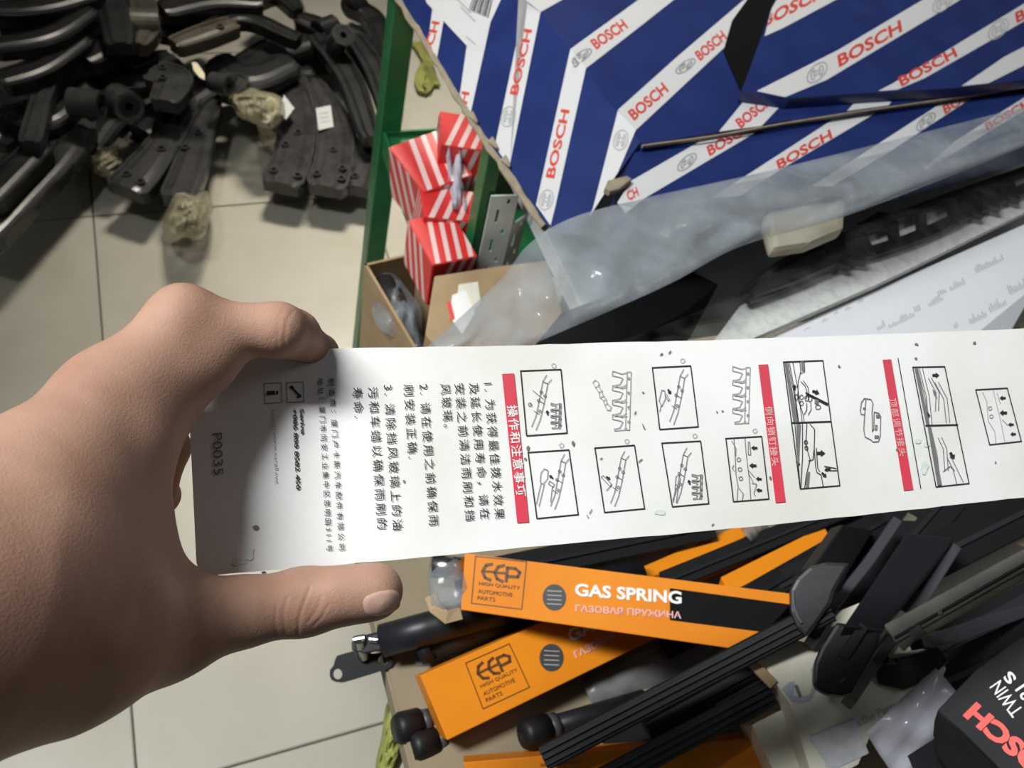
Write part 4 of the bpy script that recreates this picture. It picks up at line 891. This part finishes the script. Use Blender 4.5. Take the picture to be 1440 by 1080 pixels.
k2, kp2 = capped([r9(650, 690), r9(655, 620), r9(680, 560), r9(740, 465), r9(905, 495), r9(895, 560), r9(850, 640), r9(795, 735), r9(760, 745), r9(700, 738), r9(660, 715)],
       [r9(765, 480), r9(1000, 130), r9(1180, 150), r9(905, 500)], [r9(780, 770), r9(900, 590), r9(1060, 380), r9(1180, 190)], .528, .62, 'black wiper with a large pointed end cap lying on the cream box')
bar('cap_ridge', [kp2.at(*r9(*p), .001) for p in ((760, 600), (840, 480))], rect(.003, .0018), MT['wiper_black'], k2, up=kp2.n)
poly_print('cap_mark', kp2, [[r9(745, 690), r9(765, 672), r9(772, 680), r9(752, 698)]], 'wiper_grey', k2)
bl = slab('pale_strip', [P(*r9(*p), .68) for p in ((865, 260), (1005, 55), (1040, 75), (890, 285))], ray(1250, 760) * .006, MT['spine_brown']); tag(bl, 'pale grey strip wedged between the two capped wipers', 'strip')
# old metal wiper with brown spine
sp_ = empty('windscreen_wiper', P(1250, 895, .53)); n1 = -ray(1300, 850)
pv = Pl(P(*r9(915, 490), .535), n1 + R3 @ Vector((-.22, .1, 0)))
slab('spine', [pv.at(*r9(*p)) for p in ((912, 478), (1440, 190), (1800, -10), (1800, 90), (1440, 275), (960, 545))], -pv.n * .004, MT['spine_brown'], sp_, .0006)
slab('rail', [pv.at(*r9(*p), -.002) for p in ((960, 545), (1440, 275), (1800, 85), (1800, 120), (1440, 310), (1020, 540), (985, 575))], -pv.n * .006, MT['spine_brown'], sp_, .0006)
bar('groove', [pv.at(*r9(*p), .0008) for p in ((955, 525), (1440, 250), (1800, 50))], rect(.0008, .0008), MT['rubber'], sp_, up=pv.n)
bar('rivet_clip', [pv.at(*r9(*p), .002) for p in ((1020, 520), (1060, 490))], rect(.003, .002), MT['wiper_grey'], sp_, up=pv.n)
tube('rivet', pv.at(*r9(1125, 430), -.001), pv.at(*r9(1125, 430), .002), .0014, MT['chrome'], sp_)
tag(sp_, 'old brown metal wiper spine at the right edge', 'wiper')
th = empty('windscreen_wiper', P(1300, 900, .545))
bar('arm', [P(*r9(*p), .545 + .02 * i) for i, p in enumerate([(1030, 530), (1075, 540), (1180, 515), (1300, 470), (1440, 425), (1700, 330)])], rect(.0052, .003), MT['wiper_grey'], th, up=n1, scales=[(.5, 1), (.9, 1), (1, 1), (1, 1), (.8, 1), (.8, 1)])
bar('hook', [P(*r9(*p), .545) for p in ((1015, 505), (1030, 530), (1040, 560))], rect(.004, .004), MT['rubber'], th, up=n1)
tag(th, 'thin curved grey wiper arm below the brown spine', 'wiper')
ct_ = bar('wiper_clip', [P(*r9(*p), .565) for p in ((905, 610), (920, 650), (970, 660), (1040, 640), (1130, 590))], rect(.009, .005), MT['wiper_black'], None, up=n1, scales=[(.5, 1), (1, 1), (1.1, 1), (1, 1), (.6, 1)], smooth=False)
tag(ct_, 'glossy black wiper clip in the shadow beside the pointed cap', 'clip')
# cream parts boxes
pk = pl3(P(*r9(440, 590), .567), P(*r9(650, 1000), .542), P(*r9(1130, 660), .567))
k_ = slab('parts_box', [pk.at(*r9(*p)) for p in ((440, 588), (545, 525), (640, 545), (760, 420), (860, 380), (1000, 430), (1150, 640), (1100, 760), (870, 880), (820, 1000), (660, 1090), (560, 770))], -pk.n * .02, MT['cream'], None, .0008)
tag(k_, 'cream parts box with a grey emblem and shiny sticker under the pointed wiper cap', 'box')
poly_print('grey_emblem', pk, [[r9(530, 720), r9(560, 690), r9(580, 690), r9(575, 740), r9(600, 750), r9(640, 735), r9(648, 690), r9(640, 640), r9(655, 640), r9(660, 720), r9(640, 760), r9(600, 770), r9(570, 765)]], 'blue_grey', k_, .0005)
poly_print('emblem_slot', pk, [[r9(578, 705), r9(590, 700), r9(608, 745), r9(596, 750)]], 'ink_soft', k_, .0007)
text_print('lettering', pk, 'the Parts', r9(838, 850), r9(968, 790), (-5, -11), 'ink_grey', k_, bold=.01)
poly_print('blue_band', pk, [[r9(635, 890), r9(800, 825), r9(838, 850), r9(660, 940)], [r9(1030, 700), r9(1060, 690), r9(1085, 730), r9(1055, 745)]], 'blue_grey', k_, .0005)
poly_print('shiny_sticker', pk, [[r9(637, 897), r9(808, 830), r9(858, 958), r9(742, 1013), r9(700, 1008)]], 'holo', k_, .0008)
bar('open_flap', [pk.at(*r9(*p), .002) for p in ((430, 600), (425, 625), (470, 670), (500, 700))], rect(.0035, .0012), MT['cardboard'], k_, up=pk.n)
pk2 = Pl(P(*r9(520, 900), .565), pk.n)
k2_ = slab('parts_box', [pk2.at(*r9(*p)) for p in ((420, 850), (540, 792), (660, 1020), (700, 1120), (560, 1150))], -pk2.n * .03, MT['cream'], None, .0008)
tag(k2_, 'plain cream box at the lower edge left of the emblem box', 'box')
pk3 = pl3(P(1300, 830, .68), P(1420, 770, .70), P(1340, 850, .67))
k3_ = slab('parts_box', [pk3.at(*r9(*p)) for p in ((1060, 400), (1170, 250), (1400, 170), (1460, 190), (1300, 330))], -pk3.n * .02, MT['cream']); tag(k3_, 'cream box showing between the dark wipers and the brown spine', 'box')
# clear bag in front of the black box
V = []; N, M_ = 16, 12
for i in range(N + 1):
    for j in range(M_ + 1):
        u, v = i / N, j / M_
        a = np.array(r9(845, 880)) * (1 - u) * (1 - v) + np.array(r9(1110, 640)) * u * (1 - v) + np.array(r9(1010, 1130)) * (1 - u) * v + np.array(r9(1260, 820)) * u * v
        V.append(P(a[0], a[1], .530 - .012 * math.sin(math.pi * u) * math.sin(math.pi * v) + .003 * math.sin(9 * u + 5 * v) * math.sin(11 * v - 4 * u)))
cb = mesh_obj('clear_bag', V, [[i * (M_ + 1) + j, (i + 1) * (M_ + 1) + j, (i + 1) * (M_ + 1) + j + 1, i * (M_ + 1) + j + 1] for i in range(N) for j in range(M_)], MT['film_lilac'], smooth=True)
cb.modifiers.new('t', 'SOLIDIFY').thickness = .0008; tag(cb, 'shiny lilac clear bag beside the black box with red lettering', 'bag')
# black twin wiper box at the lower right corner
q6 = T(1040, 860, 3.6)
pt = pl3(P(*q6(1000, 500), .47), P(*q6(1440, 100), .47), P(*q6(1300, 780), .44))
tw = slab('wiper_box', [pt.at(*q6(*p)) for p in ((1000, 500), (1190, 300), (1420, 130), (1700, -60), (1900, 500), (1500, 950), (1310, 790), (1110, 590))], -pt.n * .006, MT['twin_black'], None, .0006)
tag(tw, 'black wiper box with red and white lettering at the lower right corner', 'box')
sd = pl3(P(*q6(1000, 505), .4705), P(*q6(1330, 800), .4405), P(*q6(980, 640), .485))
slab('end_face', [sd.at(*q6(*p)) for p in ((1000, 505), (1110, 592), (1310, 792), (1500, 955), (1400, 1000), (1100, 880), (1000, 720), (978, 620), (985, 550))], -sd.n * .004, MT['twin_black'], tw, .0006)
slab('inner_flap', [P(*q6(*p), .50) for p in ((850, 730), (990, 640), (1010, 720), (1100, 880), (920, 900))], ray(1330, 1060) * .004, MT['twin_black'], tw)
# the lettering stands on its head: it reads from lower right to upper left
text_print('lettering', pt, 'BOSCH', q6(1640, 830), q6(1200, 455), (-20, 20), 'twin_red', tw, bold=.05)
text_print('lettering', pt, 'TWIN', q6(1440, 500), q6(1322, 345), (-16, 11), 'ink_white', tw, bold=.0)
text_print('lettering', pt, '21', q6(1480, 420), q6(1440, 365), (-13, 9), 'ink_white', tw, bold=.02)
text_print('lettering', pt, 'S', q6(1405, 335), q6(1370, 295), (-11, 11), 'ink_white', tw, bold=.03)

# ================================================================== HEAP OF CONTROL ARMS ON THE FLOOR
def arm(pts, wpx, z, label, m='grey_part', holes=(), bush=None, thick=.014, group=None, n=18, lip=True):
    """a curved pressed-steel arm: domed body with a raised rim, bolt holes and an optional bushing"""
    cen = [np.array(p, float) for p in spline(pts, n)]; wd = [float(v[0]) for v in spline([(w_,) for w_ in wpx], n)]
    zz = z if callable(z) else (lambda s: z)
    path = [Z(c[0], c[1], zz(i / n)) for i, c in enumerate(cen)]
    sc = []
    for i, p in enumerate(path):
        d = (p - CAM).dot(R3 @ Vector((0, 0, -1))); sc.append((wd[i] / 2 * d / F, 1.0))
    o = empty('control_arm', path[len(path) // 2])
    prof = [(1, -thick), (1, thick * .5), (.86, thick * .9), (.6, thick), (.35, thick * 1.25), (-.35, thick * 1.25), (-.6, thick), (-.86, thick * .9), (-1, thick * .5), (-1, -thick)]
    sc[0] = (sc[0][0] * .75, 1); sc[-1] = (sc[-1][0] * .8, 1)
    bar('pressed_body', path, prof, MT[m], o, scales=sc)
    if lip:
        for s in (-1, 1):
            lp = []
            for i, p in enumerate(path):
                t = (path[min(i + 1, n)] - path[max(i - 1, 0)]).normalized(); lp.append(p + t.cross(UPZ).normalized() * s * sc[i][0] * .93 + UPZ * thick * .75)
            bar('rim', lp, rect(.0035, .005), MT[m], o)
    for (t, off) in holes:
        i = int(t * n); p = path[i]; tt = (path[min(i + 1, n)] - path[max(i - 1, 0)]).normalized()
        c = p + tt.cross(UPZ).normalized() * off * sc[i][0] + UPZ * (thick * 1.1)
        ringmesh('hole_collar', c, UPZ, .006, .010, .012, MT[m], o, 16); tube('bolt_hole', c - UPZ * .001, c + UPZ * .0045, .006, MT['hole_shade'], o, 14)
    if bush:
        for (t, r) in bush:
            i = int(t * n); p = path[i]; tt = (path[min(i + 1, n)] - path[max(i - 1, 0)]).normalized(); ax2 = tt.cross(UPZ).normalized()
            ringmesh('bushing_sleeve', p + UPZ * .01, ax2, r * .72, r, r * 1.7, MT[m], o); ringmesh('bushing_rubber', p + UPZ * .01, ax2, r * .3, r * .74, r * 1.6, MT['rubber'], o)
    tag(o, label, 'control arm', group); return o
arm([(405, 95), (417, 165), (413, 222), (395, 266)], (34, 50, 54, 60), .075, 'grey curved control arm with holes, left of the stickered one', holes=((.55, -.1), (.62, .45), (.9, -.6), (.9, .55)))
a2_ = arm([(440, 118), (468, 175), (470, 228), (458, 270)], (24, 48, 54, 58), .080, 'grey curved control arm carrying a white sticker', holes=((.62, .1), (.78, -.5), (.92, .6), (.92, -.6)))
arm([(500, 165), (516, 215), (502, 270)], (26, 38, 46), .07, 'grey control arm at the right end of the row, beside the green post', holes=((.5, 0), (.9, .3)))
arm([(445, 55), (492, 115), (522, 200)], (26, 34, 26), .13, 'glossy black curved control arm lying above the row', 'black_part', holes=((.15, 0),))
arm([(495, 55), (528, 105), (548, 170)], (26, 30, 22), .15, 'glossy black curved control arm next to the green post', 'black_part')
arm([(272, 145), (236, 200), (200, 248), (178, 272)], (30, 44, 58, 64), .09, 'grey control arm with a wide foot in the middle of the heap', holes=((.45, -.2), (.8, .4), (.88, -.4)))
arm([(300, 148), (280, 195), (268, 240), (250, 285)], (28, 40, 46, 50), .085, 'grey control arm whose end is wrapped in brown film', holes=((.35, 0), (.55, .5)))
arm([(118, 176), (88, 222), (42, 275), (-30, 345)], (44, 52, 46, 60), .12, 'large glossy control arm sweeping to the left edge of the frame', 'grey_part', holes=((.7, .2),))
arm([(102, 80), (66, 130), (44, 208)], (18, 22, 30), .19, 'slim control arm standing over the large glossy one', 'grey_part', bush=((0.02, .022),))
arm([(60, 210), (30, 240), (-20, 290)], (40, 44, 50), .16, 'dark control arm behind the large glossy one', 'black_part')
arm([(160, 200), (150, 225), (140, 240)], (50, 44, 30), .06, 'brown film wrapped arm end between the two front arms', 'brown_part')
arm([(215, 105), (245, 118), (232, 150)], (50, 52, 40), .17, 'dark bracket arm with bolt holes in the middle of the heap', 'grey_part', holes=((.2, -.3), (.45, .5)))
arm([(245, 68), (290, 52), (330, 38)], (28, 36, 30), .20, 'brown lit arm with one hole near the top of the heap', 'brown_part', holes=((.75, .2),))
arm([(270, 60), (340, 30), (420, 60)], (30, 26, 20), .16, 'dark long arm bowed along the top of the heap', 'black_part')
arm([(310, 125), (335, 120), (320, 140)], (26, 30, 24), .14, 'small grey ball joint end in the middle of the heap', 'grey_part')
arm([(350, 100), (400, 70), (470, 55)], (60, 54, 40), .10, 'broad black control arm in the dark right half of the heap', 'black_part', bush=((.97, .03),))
arm([(420, 30), (455, 45), (490, 75)], (30, 36, 30), .12, 'dark arm with a ring bushing near the green post', 'black_part', bush=((.6, .032),))
arm([(495, 10), (525, 30), (540, 70)], (34, 30, 26), .06, 'dark knuckle lying at the top beside the green post', 'black_part', bush=((.1, .03),))
arm([(200, -10), (206, 45), (196, 70)], (30, 36, 22), .22, 'brown coated arm with a lit boss at the top of the heap', 'brown_part', bush=((.45, .034),))
dk = 'black control arm lying in the darkest part of the heap'
for i, (pts, w_, z, lab_) in enumerate((
    ([(-20, 20), (60, 15), (140, -5)], (40, 46, 40), .26, 'uppermost black arm at the top corner of the heap'),
    ([(-10, 70), (70, 55), (130, 20)], (36, 40, 30), .25, 'second black arm below the top corner of the heap'),
    ([(0, 120), (60, 100), (120, 60)], (40, 44, 36), .22, 'third black arm down in the top corner of the heap'),
    ([(20, 160), (70, 170), (120, 120)], (50, 50, 40), .15, 'broad black arm below the slim standing one'),
    ([(120, 90), (170, 60), (190, 10)], (44, 50, 40), .20, 'black arm behind the two grey bushings'),
    ([(120, 215), (150, 170), (200, 150)], (50, 60, 50), .08, 'black arm under the right grey bushing'),
    ([(200, 190), (240, 160), (300, 120)], (50, 56, 50), .09, 'black arm under the bracket with bolt holes'),
    ([(300, 90), (350, 110), (410, 90)], (60, 66, 50), .12, 'broad black arm right of the cream paper scrap'),
    ([(230, 20), (300, 5), (370, 10)], (46, 50, 30), .18, 'black arm along the top edge behind the brown lit arm'),
    ([(350, 5), (390, -10), (420, 20)], (30, 40, 20), .12, 'small black arm poking over the top edge of the heap'),
    ([(330, 130), (380, 120), (440, 100)], (60, 50, 40), .06, 'black arm under the cream plastic bag'),
    ([(-20, 200), (10, 180), (60, 150)], (60, 60, 40), .12, 'black arm at the left edge above the large glossy one'),
    ([(140, 30), (180, 110), (250, 90)], (60, 66, 60), .14, 'broad black arm between the brown boss and the bracket'),
    ([(130, -20), (160, 20), (170, 70)], (50, 50, 40), .24, 'black arm beside the brown boss at the top edge'),
    ([(0, 45), (40, 40), (110, 45)], (50, 56, 50), .20, 'black arm wedged under the second one in the top corner'),
    ([(170, 5), (240, 40), (300, 20)], (60, 60, 50), .13, 'black arm under the brown lit arm'),
    ([(60, 110), (110, 115), (160, 90)], (60, 66, 60), .10, 'black arm under the grey bushing row'),
    ([(-30, 150), (20, 150), (50, 190)], (70, 70, 60), .10, 'broad black arm at the edge under the slim standing one'),
    ([(420, 100), (470, 90), (520, 60)], (60, 50, 40), .06, 'black arm under the glossy curved ones'),
    ([(150, 180), (190, 185), (230, 170)], (60, 60, 50), .05, 'black arm low down left of the wide footed arm'))):
    arm(pts, w_, z, lab_, 'black_part', group='arms in the dark of the heap', lip=(i % 2 == 0))
def bushing(px, py, r, z, ax2, m, label):
    o = empty('bushing', Z(px, py, z)); c = Z(px, py, z)
    ringmesh('sleeve', c, ax2, r * .72, r, r * 2.1, MT[m], o); ringmesh('rubber_core', c, ax2, r * .3, r * .74, r * 2, MT['rubber'], o); tag(o, label, 'bushing')
bushing(122, 146, .030, .20, (1, -.4, .1), 'grey_part', 'grey cylindrical bushing at the left of the heap')
bushing(173, 144, .031, .19, (.4, -1, .3), 'grey_part', 'grey cylindrical bushing right of the first one')
bushing(478, 57, .028, .18, (.2, -.6, 1), 'grey_part', 'ring bushing facing up near the green post')
bushing(311, 118, .022, .19, (.7, -.7, .2), 'grey_part', 'small grey bushing under the cream scrap')
# bags, stickers, scraps among the arms
crumple('plastic_bag', 262, 302, 33, 42, .05, .02, 'film_brown', 'brownish crumpled plastic bag over the end of a control arm', 'bag', rot=.45, seed=11, hgt=.09)
crumple('plastic_bag', 362, 150, 42, 26, .12, .02, 'film_brown', 'cream crumpled plastic bag in the middle of the heap', 'bag', rot=.35, seed=12, hgt=.06)
crumple('plastic_bag', 150, 225, 26, 24, .06, .012, 'film_brown', 'brown crumpled plastic bag left of the wide footed arm', 'bag', rot=.2, seed=14, hgt=.05)
crumple('plastic_bag', 378, 195, 12, 22, .05, .01, 'film_brown', 'small brown plastic bag tucked beside the row of arms', 'bag', rot=-.5, seed=15, hgt=.03)
sc_ = slab('paper_scrap', [Z(*p, .235) for p in ((270, 87), (277, 88), (288, 104), (288, 112), (280, 108), (272, 98))], (0, 0, -.002), MT['yellow_scrap']); tag(sc_, 'small cream paper scrap on top of the dark heap', 'scrap')
st_ = slab('sticker', [Z(*p, .101) for p in ((444, 152), (465, 148), (469, 178), (448, 183))], (0, 0, -.001), MT['print_white'], a2_)
lines_print('sticker_print', plz(.101), [[(449, 160), (462, 158)], [(450, 166), (463, 164)], [(451, 172), (464, 170)]], 'print_grey', st_, 1.6, .0006)
st2 = slab('paper_tag', [Z(*p, .125) for p in ((399, 133), (414, 152), (402, 168), (394, 160))], (0, 0, -.001), MT['print_white']); tag(st2, 'white paper tag hanging between the cream bag and the grey arm', 'tag')
st3 = slab('paper_tag', [Z(*p, .10) for p in ((499, 178), (506, 182), (510, 194), (502, 192))], (0, 0, -.001), MT['print_white']); tag(st3, 'small white paper tag on the arm beside the green post', 'tag')
